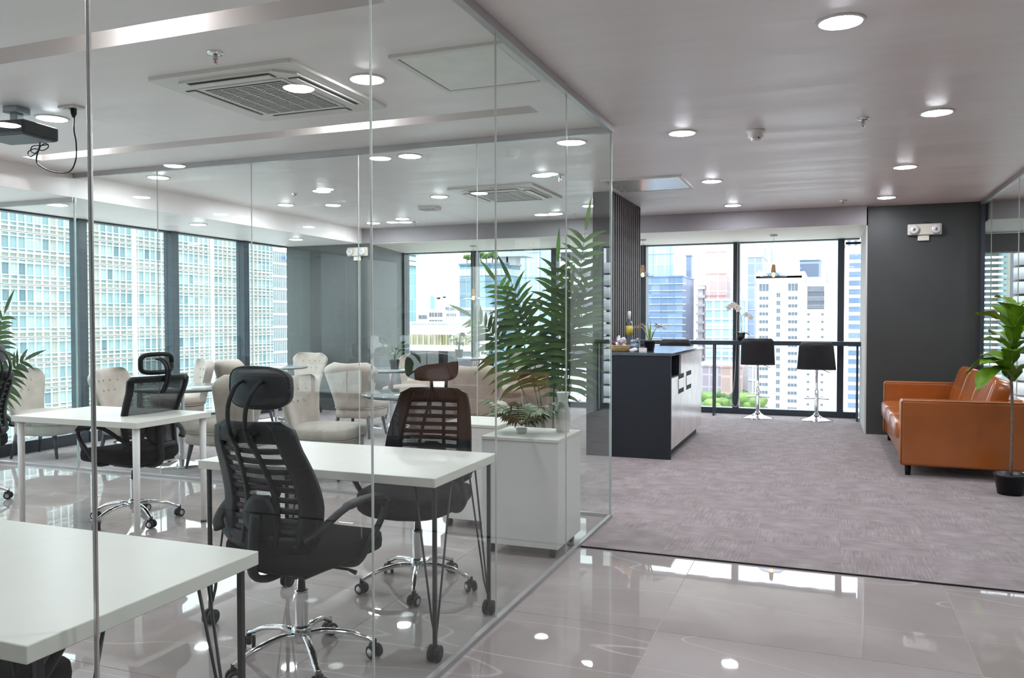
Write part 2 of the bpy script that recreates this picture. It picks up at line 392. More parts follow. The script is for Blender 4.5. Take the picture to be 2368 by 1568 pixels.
floor = sbox('floor', (XL-.2, YN-.2, -.25), (XE+.2, YW+.25, -.003), GROUT)
def tiles():
    wT, dT = 1.285, 1.17
    X0 = .585-7*wT
    mesh = {}
    rows = [YC-dT*(k+1) for k in range(7)]
    for y in rows:
        for i in range(12):
            x = X0+i*wT
            lo, hi = max(x, XL-.1), min(x+wT, XE)
            a = mesh.get((round(lo-x, 3), round(hi-x, 3)))
            if a is None:
                a = MB().rbox((lo-x+.0012, .0012, -.0025), (hi-x-.0012, dT-.0012, 0), .0004, 1).mesh('floor_tile', MARBLE); mesh[(round(lo-x, 3), round(hi-x, 3))] = a
            piece('floor_tile', a, floor, (x, y, 0))
    # marble also runs on inside the glass office, up to its back partition
    n = 0
    for i in range(6):
        x = X0+i*wT; lo, hi = max(x, XL-.1), min(x+wT, XG)
        if hi-lo < .05: continue
        a = MB().rbox((lo-x+.0012, .0012, -.0025), (hi-x-.0012, YB-YC-.0012, 0), .0004, 1).mesh('floor_tile', MARBLE)
        piece('floor_tile', a, floor, (x, YC, 0))
    # carpet tiles, turned by a quarter like a chess board
    T = .5
    full = MB().rbox((-T/2+.0002, -T/2+.0002, -.0025), (T/2-.0002, T/2-.0002, .006), .0006, 1).mesh('carpet_tile', CARPET)
    def lay(xa, xb, ya, yb, x0, y0):
        i0 = math.floor((xa-x0)/T); 
        x = x0+i0*T
        ii = 0
        while x < xb-.02:
            y = y0; jj = 0
            while y < yb-.02:
                lx, hx, ly, hy = max(x, xa), min(x+T, xb), max(y, ya), min(y+T, yb)
                if hx-lx > .02 and hy-ly > .02:
                    odd = (round((x-x0)/T)+jj) % 2
                    if hx-lx > T-.01 and hy-ly > T-.01:
                        piece('carpet_tile', full, floor, (x+T/2, y+T/2, 0), (0, 0, PI/2 if odd else 0))
                    else:
                        cx, cy = (lx+hx)/2, (ly+hy)/2; w_, h_ = (hx-lx)/2, (hy-ly)/2
                        if odd: w_, h_ = h_, w_
                        a = MB().rbox((-w_+.0002, -h_+.0002, -.0025), (w_-.0002, h_-.0002, .006), .0006, 1).mesh('carpet_tile', CARPET)
                        piece('carpet_tile', a, floor, (cx, cy, 0), (0, 0, PI/2 if odd else 0))
                y += T; jj += 1
            x += T; ii += 1
    lay(XG, XR+.02, YC, YB, XG, YC)
    lay(XL, XR+.02, YB, YW, XG, YB)
tiles()
sbox('trim_7', (XG+.02, YC-.006, .0002), (XR, YC-.0005, .009), DARKGAP)
sbox('carpet_right_floor', (XR+.03, YC, -.0025), (XE, YW, .004), CARPET)['kind'] = 'structure'

# ceiling slab in strips, leaving two lamp slots over the glass office
def ceiling():
    b = MB(); t = H+.25
    sx0, sx1 = -6.2, -1.75
    SL = [(2.88, 3.06), (4.85, 5.03)]
    b.box((XL-.2, YN-.2, H), (sx0, YW+.2, t)); b.box((sx1, YN-.2, H), (XE+.2, YW+.2, t))
    ys = [YN-.2, SL[0][0], SL[0][1], SL[1][0], SL[1][1], YW+.2]
    b.box((sx0, ys[0], H), (sx1, ys[1], t)); b.box((sx0, ys[2], H), (sx1, ys[3], t)); b.box((sx0, ys[4], H), (sx1, ys[5], t))
    for a, c in SL: b.box((sx0, a, H+.2), (sx1, c, t))
    struct('ceiling', b, WHITE_CEIL)
    return SL
SLOTS = ceiling()
# dropped beam along the left windows, and along the far windows
sbox('trim_1', (XL-.2, YN, HS), (-6.47, 12.3, H), WHITE_CEIL)
bx = MB().box((-6.47, 10.55, HS), (.44, YW, H-.001)); struct('trim_2', bx, BULK)
sbox('trim_3', (-6.47, 10.56, HS-.006), (.44, YW, HS-.0005), CREAM)
sbox('trim_4', (XR+.05, 10.55, HS), (XE, YW, H-.001), BULK)
sbox('trim_5', (XR+.05, 10.56, HS-.006), (XE, YW, HS-.0005), CREAM)
# corner column between the two window walls
struct('column_corner', MB().prism([(XL-.02, 10.56), (-6.34, 10.56), (-6.76, YW+.1), (XL-.02, YW+.1)], 0, HS-.0005), COLWALL)
# dark grey wall behind the sofa with its pale reveal
sbox('wall_far', (.46, 10.68, 0), (XR, YW+.2, H), GREYWALL)
sbox('trim_6', (.44, 10.70, 0), (.4595, YW, HS), WHITEWALL)
# shell out of view
sbox('wall_back', (XL-.2, YN-.2, 0), (XE+.2, YN, H), BACKWALL)
sbox('wall_right', (XE, YN, 0), (XE+.2, YW+.2, H), GREYWALL)
# slatted wall
sw = sbox('wall_slatted', (-2.32, 8.40, 0), (-2.13, 9.80, H), SLATB)
sl_me = MB().rbox((0, -.022, 0), (.03, .022, H-.002), .003, 1).mesh('slat', SLATM)
for k in range(14):
    piece('slat', sl_me, sw, (-2.13, 8.445+k*.1, 0))

# ------------------------------------------------------------------ windows
def window(n, a, b, z0, z1, axis, frame=.085, depth=.16, sill=.09):
    """one bay of the curtain wall between posts a and b: frame + pane"""
    r = bpy.data.objects.new('window_%d' % n, None); C.objects.link(r); r['kind'] = 'structure'
    f = MB(); g = MB(); p = MB()
    if axis == 'Y':   # plane y = YW
        f.box((a-frame/2, YW-.02, z0), (a+frame/2, YW+depth, z1))
        f.box((a+frame/2, YW-.02, z0), (b-frame/2, YW+depth, z0+sill)); f.box((a+frame/2, YW+.02, z1-.02), (b-frame/2, YW+depth, z1))
        p.box((a+frame/2, YW+.05, z0+sill), (b-frame/2, YW+.062, z1-.02))
    else:
        f.box((XL-depth, a-frame/2, z0), (XL+.03, a+frame/2, z1))
        f.box((XL-depth, a+frame/2, z0), (XL+.05, b-frame/2, z0+sill)); f.box((XL-depth, a+frame/2, z1-.02), (XL, b-frame/2, z1))
        p.box((XL-.062, a+frame/2, z0+sill), (XL-.05, b-frame/2, z1-.02))
    f.obj('window_frame', DARKFRAME, r); p.obj('window_pane', GLASSW, r)
    return r
k = 1
posts = [-6.74, -5.42, -4.03, -2.60, -1.23, .19]
for a, b in zip(posts, posts[1:]+[.47]):
    window(k, a, b, 0, HS, 'Y'); k += 1
ly = [-3.1, -1.6, -.2, 1.2, 2.6, 4.0, 5.40, 6.80, 8.19, 9.56]
for a, b in zip(ly, ly[1:]+[10.60]):
    window(k, a, b, 0, HS, 'X', frame=.11, depth=.11, sill=.13); k += 1
for a, b in zip([1.75, 3.2, 4.7], [3.2, 4.7, 6.2]):
    window(k, a, b, 0, HS, 'Y'); k += 1
# roller blinds of the right-hand room; unseen two lowered to dim glass reflections
for i, (a, b) in enumerate(((1.8, 3.15), (3.25, 4.65), (4.75, 6.15))):
    t = thing('roller_blind', ['grey roller blind pulled a little down beside the dark wall, seen through right glass', 'middle grey roller blind of the room beyond the right glass',
        'grey roller blind at the far end of the room beyond the right glass'][i], 'blind', (0, 0, 0), 0)
    zb_ = (2.27, 1.15, .6)[i]; MB().box((a, YW-.05, zb_), (b, YW-.045, HS-.01)).obj('blind_fabric', BLINDM, t)
    MB().rbox((a, YW-.06, zb_-.02), (b, YW-.035, zb_+.002), .004, 1).obj('bottom_bar', CHANNEL, t)

# ------------------------------------------------------------------ glass partitions
def partition(label, axis, pos, edges, z1, name='glass_partition', lo=.02, head=.045, steel=None):
    t = thing(name, label, 'partition')
    for a, b in zip(edges, edges[1:]):
        p = MB()
        if axis == 'X': p.box((pos-.004, a+.0015, lo), (pos+.004, b-.0015, z1-head*.5))
        else: p.box((a+.0015, pos-.004, lo), (b-.0015, pos+.004, z1-head*.5))
        p.obj('glass_pane', GLASS, t)
    for e in edges[1:-1]:
        j = MB(); 
        if axis == 'X': j.box((pos-.0042, e-.0014, lo), (pos+.0042, e+.0014, z1-head*.5))
        else: j.box((e-.0025, pos-.0042, lo), (e+.0025, pos+.0042, z1-head*.5))
        j.obj('joint_seal', SEAL, t)
    if axis == 'X':
        MB().box((pos-.02, edges[0], z1-head), (pos+.02, edges[-1], z1-.0005)).obj('top_channel', CHANNEL, t)
        MB().box((pos-.012, edges[0], 0.0005), (pos+.016, edges[-1], .022)).obj('floor_channel', CHANNEL, t)
    else:
        MB().box((edges[0], pos-.02, z1-head), (edges[-1], pos+.02, z1-.0005)).obj('top_channel', CHANNEL, t)
        MB().box((edges[0], pos-.012, 0.0005), (edges[-1], pos+.016, .022)).obj('floor_channel', CHANNEL, t)
    return t
pt = partition('long frameless glass wall of the office running from the near left to the corner', 'X', XG, [YN, -1.0, .15, 1.255, 2.36, 3.45, 4.53, YB-.006], H)
MB().rbox((XG-.0045, 1.2505, .02), (XG+.0045, 1.2575, H-.04), .0015, 2).obj('door_edge_profile', STEEL, pt)
MB().box((XG-.007, YB-.012, .02), (XG+.007, YB+.007, H-.03)).obj('corner_edge', GEDGE, pt)
pb = partition('frameless glass wall between the office desks and the lounge of armchairs', 'Y', YB, [-6.47, -5.49, -4.48, -3.45, -2.43, XG-.008], H)
pl = partition('lower glass wall under the dropped beam beside the left windows', 'Y', YB, [XL+.02, -6.475], HS)
MB().box((-6.478, YB-.007, .02), (-6.466, YB+.007, HS)).obj('corner_edge', GEDGE, pl)
pr = partition('glass wall behind the tan sofa on the right', 'X', XR, [-3.1, -1.0, 1.2, 3.3, 5.1, 7.0, 8.75, 10.1, 10.66], H)
MB().box((XR-.02, 10.60, 0), (XR+.02, 10.678, H-.04)).obj('jamb', DARKFRAME, pr)

# ------------------------------------------------------------------ ceiling fittings
ring_me = MB().lathe([(.088, -.004), (.092, -.009), (.104, -.006), (.108, 0), (.088, 0)], 32).mesh('trim_ring', ACWHITE)
diff_me = MB().lathe([(0, -.016), (.05, -.0145), (.078, -.010), (.088, -.004), (.088, 0)], 32).mesh('diffuser', LAMP)
def downlight(x, y, z, label, s=1):
    t = thing('ceiling_downlight', label, 'ceiling light', (x, y, z-.0005), 0, 'round recessed ceiling downlights')
    piece('trim_ring', ring_me, t, (0, 0, 0)); piece('diffuser', diff_me, t, (0, 0, 0)); t.scale = (s,)*3
DL = [(.05, 3.99, H, 'largest round downlight, nearest the camera, at the top right of the corridor ceiling'),
 (.66, 5.96, H, 'round downlight at the right edge over the corridor, second of the right row'),
 (-.98, 5.95, H, 'round downlight over the corridor between the glass corner and the smoke detector'),
 (.64, 7.99, H, 'round downlight third in the right row, above the tan sofa'),
 (-1.05, 8.13, H, 'round downlight just right of the small bright ceiling hatch'),
 (.61, 9.92, H, 'round downlight at the far end of the right row by the dark grey wall'),
 (-1.04, 9.94, H, 'farthest round downlight over the counter aisle, near the window beam'),
 (-2.40, 3.98, H, 'round downlight in the office beside the large square ceiling hatch'),
 (-4.82, 3.99, H, 'round downlight in the office beside the projector'),
 (-1.80, 5.96, H, 'round downlight just behind the glass corner, over the tall palm'),
 (-3.20, 5.97, H, 'round downlight just behind the office back glass, centre of the lounge ceiling'),
 (-5.89, 6.00, H, 'round downlight in the lounge near the dropped beam, over the nearest round table'),
 (-4.93, 7.26, H, 'round downlight in the lounge left of the cassette air conditioner, near a sprinkler'),
 (-2.48, 7.21, H, 'round downlight in the lounge at the near right corner of the cassette air conditioner'),
 (-5.92, 7.98, H, 'round downlight in the lounge along the left beam, second from the partition'),
 (-3.96, 8.06, H, 'round downlight in the lounge just left of the cassette air conditioner'),
 (-5.90, 9.93, H, 'round downlight in the far lounge close to the corner column'),
 (-5.29, 9.65, H, 'round downlight in the far lounge beside a small sprinkler'),
 (-3.22, 9.89, H, 'round downlight in the far lounge beyond the cassette air conditioner'),
 (-2.62, 9.36, H, 'round downlight in the lounge close to the slatted wall'),
 (-7.00, 5.84, HS, 'round downlight in the low beam beside the left windows, just behind the partition'),
 (-6.92, 7.66, HS, 'round downlight in the low beam over the left windows, middle of the beam'),
 (-6.95, 9.60, HS, 'round downlight in the low beam near the corner column'),
 (2.45, 4.0, H, ''), (2.5, 5.6, H, ''), (2.6, 8.2, H, ''), (2.62, 10.0, H, ''), (4.2, 6.9, H, ''), (4.4, 8.4, H, ''), (4.2, 10.0, H, ''),
 (.6, 1.9, H, ''), (-.7, 1.9, H, ''), (.6, -.4, H, ''), (-.7, -.4, H, ''), (-3.3, 1.2, H, ''), (-5.6, 1.2, H, '')]  # unseen lamps added to light the space around the camera
EXTRA = iter(['nearest downlight of the room beyond the right glass', 'second downlight of the room beyond the right glass', 'third downlight beyond the right glass, beside the sofa', 'farthest downlight of the near row beyond the right glass',
 'near downlight of the outer row beyond the right glass', 'middle downlight of the outer row beyond the right glass', 'far downlight of the outer row beyond the right glass', 'added unseen downlight above the camera, right',
 'added unseen downlight above the camera, left', 'added unseen downlight behind the camera, right', 'added unseen downlight behind the camera, left', 'added unseen office downlight above the nearest desk', 'added unseen office downlight at the near left windows'])
for x, y, z, lb in DL:
    downlight(x, y, z, lb or next(EXTRA), 1)
# lamps hidden up in the two slots, only their wash shows
for (x, y) in ((-2.99, SLOTS[0][0]+.09), (-5.7, SLOTS[0][0]+.09), (-3.12, SLOTS[1][0]+.09), (-5.79, SLOTS[1][0]+.09)):
    t = thing('slot_lamp', {(-2.99): 'lamp in the nearer ceiling slot', (-5.7): 'lamp in the nearer ceiling slot, left end', (-3.12): 'lamp in the farther ceiling slot above the back glass', (-5.79): 'lamp in the farther ceiling slot behind the projector cable'}[x], 'ceiling light', (x, y, H+.2), 0, 'lamps inside the ceiling slots')
    MB().lathe([(0, -.012), (.045, -.012), (.05, -.002), (0, -.002)], 20).obj('diffuser', SLOTLAMP, t)
    MB().lathe([(.05, -.014), (.058, -.014), (.058, 0), (.05, 0)], 20).obj('trim_ring', ACWHITE, t)

def sprinkler(x, y, z, label):
    t = thing('fire_sprinkler', label, 'sprinkler', (x, y, z), 0, 'fire sprinklers')
    piece('escutcheon', SPK[0], t, (0, 0, 0)); piece('sprinkler_head', SPK[1], t, (0, 0, 0)); piece('glass_bulb', SPK[2], t, (0, 0, 0)); piece('deflector', SPK[3], t, (0, 0, 0))
SPK = [MB().lathe([(.012, -.012), (.035, -.010), (.042, -.002), (.042, 0), (0, 0)], 20).mesh('escutcheon', CHROME),
       MB().lathe([(.011, -.03), (.011, -.008), (0, -.008)], 12).tube([(.010, 0, -.03), (.014, 0, -.042), (.003, 0, -.055)], .002, 6).tube([(-.010, 0, -.03), (-.014, 0, -.042), (-.003, 0, -.055)], .002, 6).mesh('sprinkler_head', STEEL),
       MB().lathe([(0, -.052), (.003, -.05), (.003, -.032), (0, -.03)], 8).mesh('glass_bulb', REDG),
       MB().lathe([(0, -.058), (.013, -.057), (.013, -.055), (0, -.055)], 14).mesh('deflector', STEEL)]
for x, y, z, lb in ((.22, 5.97, H, 'chrome sprinkler in the corridor ceiling right of the smoke detector'), (.17, 10.0, H, 'small chrome sprinkler at the far end of the corridor ceiling'),
    (-2.88, 3.32, H, 'chrome sprinkler in front of the large cassette air conditioner'), (-5.3, 7.31, H, 'small sprinkler in the lounge ceiling above the left tables'),
    (-2.33, 7.29, H, 'chrome sprinkler near the lounge cassette air conditioner'), (-5.29, 10.01, H, 'tiny sprinkler in the far lounge ceiling by the beam')):
    sprinkler(x, y, z, lb)
t = thing('smoke_detector', 'white smoke detector on the corridor ceiling', 'smoke detector', (-.48, 6.07, H))
MB().lathe([(0, -.001), (.065, -.001), (.065, -.012), (.052, -.022), (.052, -.05), (0, -.05)][::-1], 28).obj('detector_base', ACWHITE, t)
MB().lathe([(0, -.075), (.03, -.074), (.036, -.066), (.036, -.05), (0, -.05)], 24).obj('sensor_cap', ACWHITE, t)
for a in range(6):
    MB().box((.0355, -.006, -.062), (.0375, .006, -.055)).obj('smoke_slot', DARKGAP, t).rotation_euler = (0, 0, a*PI/3+.2)

def cassette(x0, x1, y0, y1, label):
    t = thing('cassette_air_conditioner', label, 'air conditioner', ((x0+x1)/2, (y0+y1)/2, H))
    a, b = (x1-x0)/2, (y1-y0)/2
    c = .06
    def octa(m, z0, z1, cut): 
        return [(-a+m+cut, -b+m), (a-m-cut, -b+m), (a-m, -b+m+cut), (a-m, b-m-cut), (a-m-cut, b-m), (-a+m+cut, b-m), (-a+m, b-m-cut), (-a+m, -b+m+cut)]
    MB().prism(octa(0, 0, 0, .012), -.020, -.0005).prism(octa(.07, 0, 0, .09), -.032, -.020).obj('fascia_panel', ACWHITE, t)
    for k, (L, D, rz) in enumerate(((a, b, 0), (b, a, PI/2), (a, b, PI), (b, a, -PI/2))):
        m = MB().box((-L+.2, -D+.085, -.0335), (L-.2, -D+.160, -.0325)); s = m.obj('outlet_slot', DARKGAP, t); s.rotation_euler = (0, 0, rz)
        v = MB().rbox((-L+.205, -D+.102, -.042), (L-.205, -D+.158, -.034), .003, 1).obj('louver', ACWHITE, t); v.rotation_euler = (0, 0, rz)
    g = .215
    MB().prism([(-a+g-.03, -b+g-.03), (a-g+.03, -b+g-.03), (a-g+.03, b-g+.03), (-a+g-.03, b-g+.03)], -.037, -.033).obj('grille_frame', ACWHITE, t)
    MB().box((-a+g, -b+g, -.0385), (a-g, b-g, -.0372)).obj('grille_backing', DARKGAP, t)
    sm = MB().box((-a+g, -.0045, -.0415), (a-g, .0045, -.0388)).mesh('grille_slat', ACWHITE)
    n = 22
    for k in range(n):
        piece('grille_slat', sm, t, (0, -b+g+(k+.5)*(2*b-2*g)/n, 0))
    for k in range(1, 5):
        xx = -a+g+k*(2*a-2*g)/5
        MB().box((xx-.005, -b+g, -.0425), (xx+.005, b-g, -.0415)).obj('grille_rib', ACWHITE, t)
cassette(-3.53, -2.58, 3.52, 4.52, 'large white cassette air conditioner in the office ceiling')
cassette(-3.65, -2.72, 7.60, 8.60, 'white cassette air conditioner in the lounge ceiling, seen through both glass walls')
def hatch(x0, x1, y0, y1, m, label):
    t = thing('ceiling_hatch', label, 'access panel', ((x0+x1)/2, (y0+y1)/2, H)); a, b = (x1-x0)/2, (y1-y0)/2
    fr = MB(); w_ = .035
    fr.box((-a, -b, -.016), (a, -b+w_, -.0005)).box((-a, b-w_, -.016), (a, b, -.0005)).box((-a, -b+w_, -.016), (-a+w_, b-w_, -.0005)).box((a-w_, -b+w_, -.016), (a, b-w_, -.0005))
    fr.obj('hatch_frame', ACWHITE, t)
    MB().box((-a+w_, -b+w_, -.006), (a-w_, b-w_, -.0005)).obj('hatch_gap', DARKGAP, t)
    MB().rbox((-a+w_+.006, -b+w_+.006, -.014), (a-w_-.006, b-w_-.006, -.0062), .002, 1).obj('hatch_door', m, t)
hatch(-2.09, -1.46, 3.67, 4.36, ACCESSP, 'large square access hatch in the office ceiling beside the glass wall')
hatch(-2.05, -1.27, 7.68, 8.46, SILVERP, 'bright metal access hatch in the corridor ceiling before the slatted wall')
t = thing('ceiling_speaker', 'small white vent box on the lounge ceiling left of the air conditioner', 'vent', (-4.45, 8.8, H))
MB().rbox((-.12, -.08, -.035), (.12, .08, -.0005), .006, 1).obj('vent_body', ACWHITE, t)
for k in range(6): MB().box((-.10+k*.035, -.082, -.037), (-.085+k*.035, .075, -.030)).obj('vent_fin', BULK, t)

# projector, its outlet and cable
t = thing('projector', 'dark ceiling projector hanging at the left edge of the office', 'projector', (-4.80, 3.72, 0), .12)
MB().rbox((-.19, -.14, 2.54), (.19, .14, 2.63), .015, 2).obj('projector_body', PROJM, t)
MB().box((-.17, -.12, 2.537), (.17, .12, 2.5405)).obj('bottom_plate', PROJU, t)
for k in range(6): MB().box((-.11+k*.022, -.1425, 2.56), (-.10+k*.022, -.1395, 2.61)).obj('vent_slot', DARKGAP, t)
MB().rbox((-.055, -.055, 2.70), (.055, .055, 2.7395), .004, 1).obj('ceiling_bracket', PLATE, t)
MB().rbox((-.028, -.028, 2.625), (.028, .028, 2.705), .004, 1).obj('mount_arm', PLATE, t)
MB().tube([(-.1, -.14, 2.585), (-.1, -.165, 2.585)], .028, 16).obj('lens', BLACKPL, t)
t = thing('ceiling_outlet', 'white ceiling socket with a black plug beside the projector', 'socket', (-4.46, 3.83, H))
MB().rbox((-.07, -.045, -.012), (.07, .045, -.0005), .004, 1).obj('outlet_plate', ACWHITE, t)
MB().rbox((-.035, -.03, -.018), (.0, .03, -.011), .002, 1).obj('socket_face', LAMWHITE, t)
MB().tube([(.02, 0, -.012), (.02, 0, -.045), (.02, 0, -.07)], [.018, .018, .007], 10).obj('plug', BLACKPL, t)
def cat(pts, n=6):
    P = [Vector(p) for p in pts]; out = []
    P = [P[0]*2-P[1]]+P+[P[-1]*2-P[-2]]
    for i in range(1, len(P)-2):
        for k in range(n):
            t = k/n; a, b, c, d = P[i-1:i+3]
            out.append(.5*((2*b)+(c-a)*t+(2*a-5*b+4*c-d)*t*t+(3*b-a-3*c+d)*t**3))
    return out+[P[-2]]
def pix(Y, pts): return [at(px, py, Y=Y) for px, py in pts]
cb = MB().tube(cat(pix(3.83, [(172, 258), (171, 300), (176, 330), (175, 370), (160, 397), (125, 398), (95, 385), (84, 370), (92, 335), (90, 318)])), .0045, 6)
cb.tube(cat(pix(3.80, [(92, 345), (72, 362), (65, 352), (80, 344), (98, 348), (112, 340), (106, 332), (94, 338), (86, 355), (72, 350), (76, 338), (100, 336), (112, 334)])), .0035, 5)
tag(cb.obj('power_cable', BLACKPL), 'black cable looped and hanging from the ceiling socket to the projector', 'cable')

# ------------------------------------------------------------------ office chairs
def make_office_chair(label, netted=False):
    t = thing('office_chair', label, 'chair', group='black mesh office chairs')
    leg = MB().tube(cat([(0, .03, .118), (0, .10, .125), (0, .20, .108), (0, .262, .082), (0, .292, .070)]), [.017]*7+[.016]*6+[.015]*6+[.013]*6, 10, flat=.72).mesh('base_leg', CHROME)
    cast = MB(); 
    for sx_ in (-1, 1):
        # wheel as short axle-wise cylinder
        pts = [(sx_*.011, 0, 0), (sx_*.013, 0, 0), (sx_*.024, 0, 0), (sx_*.026, 0, 0)]
        cast.tube(pts, [.024, .0275, .0275, .024], 18)
    wheel = cast.mesh('caster_wheel', BLACKPL)
    hub = MB()
    for sx_ in (-1, 1): hub.tube([(sx_*.0262, 0, 0), (sx_*.0272, 0, 0)], [.017, .014], 16)
    hubm = hub.mesh('wheel_disc', STEEL)
    hood = MB().tube([(0, 0, .02), (0, 0, .05)], [.012, .010], 10)
    hood.rbox((-.010, -.028, -.004), (.010, .006, .030), .006, 2); hoodm = hood.mesh('caster_hood', BLACKPL)
    for k in range(5):
        a = 2*PI*k/5+.3
        piece('base_leg', leg, t, (0, 0, 0), (0, 0, a))
        c = piece('caster', wheel, t, (-.292*math.sin(a), .292*math.cos(a), .0285), (0, 0, a+random.uniform(-1, 1)))
        piece('caster_hood', hoodm, c, (0, 0, 0)); piece('wheel_disc', hubm, c, (0, 0, 0))
    MB().lathe([(.0, .085), (.03, .085), (.04, .10), (.04, .145), (.028, .155), (0, .155)], 24).obj('base_hub', CHROME, t)
    MB().lathe([(.026, .15), (.026, .28), (.0275, .285), (.0275, .30), (.017, .302), (.017, .40)], 20).obj('gas_cylinder', CHROME, t)
    MB().rbox((-.09, -.13, .385), (.09, .10, .425), .01, 2).rbox((-.12, -.02, .395), (.12, .02, .415), .006, 1).obj('tilt_mechanism', BLACKPL, t)
    MB().tube([(.09, .03, .40), (.20, .05, .395), (.235, .055, .385)], [.006, .006, .010], 8).obj('height_lever', BLACKPL, t)
    def seatf(p):
        p.z -= .25*max(0, p.y-.10)**1.5; p.z += .02*(abs(p.x)/.25)**2; return p
    MB().sellip((0, .03, .468), (.268, .265, .056), .45, .55, 32, 14, seatf).obj('seat', BLACKFAB, t)
    MB().rbox((-.19, -.19, .418), (.19, .19, .434), .006, 1).obj('seat_pan', BLACKPL, t)
    # back surface: u -1..1 across, v 0..1 up; the sitter faces +y
    def hw(v):
        if netted: return .205+.045*v-.03*max(0, (v-.93)/.07)**2
        w_ = .238+.022*math.sin(PI*min(1, v*1.1))-.045*v
        e = max(0, (v-.90)/.10); w_ *= (1-.30*e**3)
        e = max(0, (.08-v)/.08); return w_*(1-.2*e**2)
    def S_(u, v):
        z = .52+.50*v
        y = -.235+.035*math.sin(PI*min(1, v*1.25))-.09*max(0, v-.35)+.055*u*u-.02*v
        return Vector((u*hw(v), y, z)), Vector((-.22*u, 1, .05)).normalized()
    def strip(u0, u1, v0, v1, nu, nv, th, vf=None):
        b = MB(); b.patch(lambda a, c: S_(u0+(u1-u0)*a, v0+(v1-v0)*c+(vf(u0+(u1-u0)*a) if vf else 0)), nu, nv, th); return b
    fr = MB()
    for u0, u1, v0, v1 in (((-1, -.86, 0, 1), (.86, 1, 0, 1), (-.88, .88, .92, 1), (-.88, .88, 0, .06)) if netted else ((-1, -.66, 0, 1), (.66, 1, 0, 1), (-.7, .7, .84, 1), (-.7, .7, 0, .12))):
        fr.patch(lambda a, c, u0=u0, u1=u1, v0=v0, v1=v1: S_(u0+(u1-u0)*a, v0+(v1-v0)*c), 4 if u1-u0 < .5 else 12, 18 if v1-v0 > .5 else 3, .026)
    fr.obj('back_frame', BLACKPL, t)
    n = 0 if netted else 9
    for k in range(n):
        v0 = .11+k*.082
        sg = 1 if k < 4 else 1
        strip(-.7, .7, v0, v0+.040, 12, 1, .014, lambda u, k=k: -.012*(1-u*u)*(1 if k > 4 else -1)).obj('back_slat', BLACKPL, t)
    for sg in () if netted else (-1, 1):
        b = MB(); b.patch(lambda a, c, sg=sg: ((S_(sg*(.20+.16*(1-c))+(a-.5)*.07, .04+.86*c)[0]+Vector((0, -.012, 0))), Vector((0, 1, 0))), 1, 14, .014); b.obj('back_rib', BLACKPL, t)
    b = MB(); b.patch(lambda a, c: ((S_(-.84+1.68*a, .03+.92*c)[0]+Vector((0, .012, 0))), Vector((0, 1, 0))), 12, 14, .002); b.obj('back_mesh', NETDARK if netted else NETTING, t)
    # lumbar bracket and spine down to the mechanism
    MB().tube(cat([(0, -.10, .40), (0, -.20, .40), (0, -.265, .44), (0, -.262, .56), (0, -.25, .66)]), .024, 10, flat=.6).obj('back_spine', BLACKPL, t)
    MB().patch(lambda a, c: (Vector(((2*a-1)*(.035+.05*math.sin(PI*c)), -.238+.3*(2*a-1)**2*.05, .56+.17*c)), Vector((0, 1, 0))), 6, 8, .02).obj('lumbar_bracket', BLACKPL, t)
    for sg in (-1, 1):
        MB().tube(cat([(sg*.18, .02, .425), (sg*.245, .05, .43), (sg*.285, .07, .50), (sg*.29, .16, .60), (sg*.285, .17, .655), (sg*.28, .08, .675)]), .017, 10, flat=.8).obj('arm_post', BLACKPL, t)
        MB().tube(cat([(sg*.28, .18, .655), (sg*.285, .13, .685), (sg*.285, 0, .688), (sg*.28, -.10, .665), (sg*.255, -.19, .61), (sg*.215, -.225, .575)]), [.03]*16+[.022]*15, 10, flat=.45).obj('armrest', BLACKPL, t)
    # headrest on two bent arms
    for sg in (-.3, .3) if netted else (-1, 1):
        MB().tube(cat([(sg*.04, -.29, .90), (sg*.04, -.335, .98), (sg*.045, -.34, 1.07), (sg*.05, -.30, 1.12 if netted else 1.145), (sg*.05, -.25, 1.13 if netted else 1.17)]), .010, 8, flat=.7).obj('headrest_arm', BLACKPL, t)
    if netted:
        for r_, nm in ((.016, 'headrest_rim'),):
            pts = []
            for k in range(29):
                a = 2*PI*k/28; x = .128*math.copysign(abs(math.cos(a))**.5, math.cos(a)); z = .062*math.copysign(abs(math.sin(a))**.5, math.sin(a)); pts.append((x, -.25+1.1*x*x, 1.10+z))
            MB().tube(pts, r_, 8).obj(nm, BLACKPL, t)
        MB().patch(lambda a, c: (Vector(((2*a-1)*.12, -.25+1.1*((2*a-1)*.12)**2, 1.10+(2*c-1)*.056)), Vector((0, 1, 0))), 8, 4, .002).obj('headrest_mesh', NETTING, t)
        return t
    def bend(p): p.y += 1.1*p.x*p.x; return p
    MB().sellip((0, -.235, 1.14), (.148, .03, .078), .55, .5, 32, 14, bend).obj('headrest', LEATHERBK, t)
    b = MB(); pts = []
    for k in range(25):
        a = 2*PI*k/24; x = .148*math.copysign(abs(math.cos(a))**.6, math.cos(a)); z = .076*math.copysign(abs(math.sin(a))**.6, math.sin(a))
        pts.append((x, -.248+1.1*x*x, 1.14+z))
    b.tube(pts, .007, 6).obj('headrest_rim', BLACKPL, t)
    return t
ch = make_office_chair('high-backed black mesh chair seen from behind at the near side of the middle desk')
ch.location = (-1.985, 2.76, 0); ch.rotation_euler = (0, 0, -.10)
dup(ch, (-1.98, 3.76, 0), PI+.12, 'black mesh chair tucked behind the middle desk, facing the camera')
ch2 = make_office_chair('black chair with an open netted back turned left behind the white-legged desk', True); ch2.location = (-4.47, 4.30, 0); ch2.rotation_euler = (0, 0, PI/2-.08)
dup(ch, (-6.03, 4.20, 0), PI/2+.3, 'black mesh chair cut off by the left edge beside the white-legged desk')
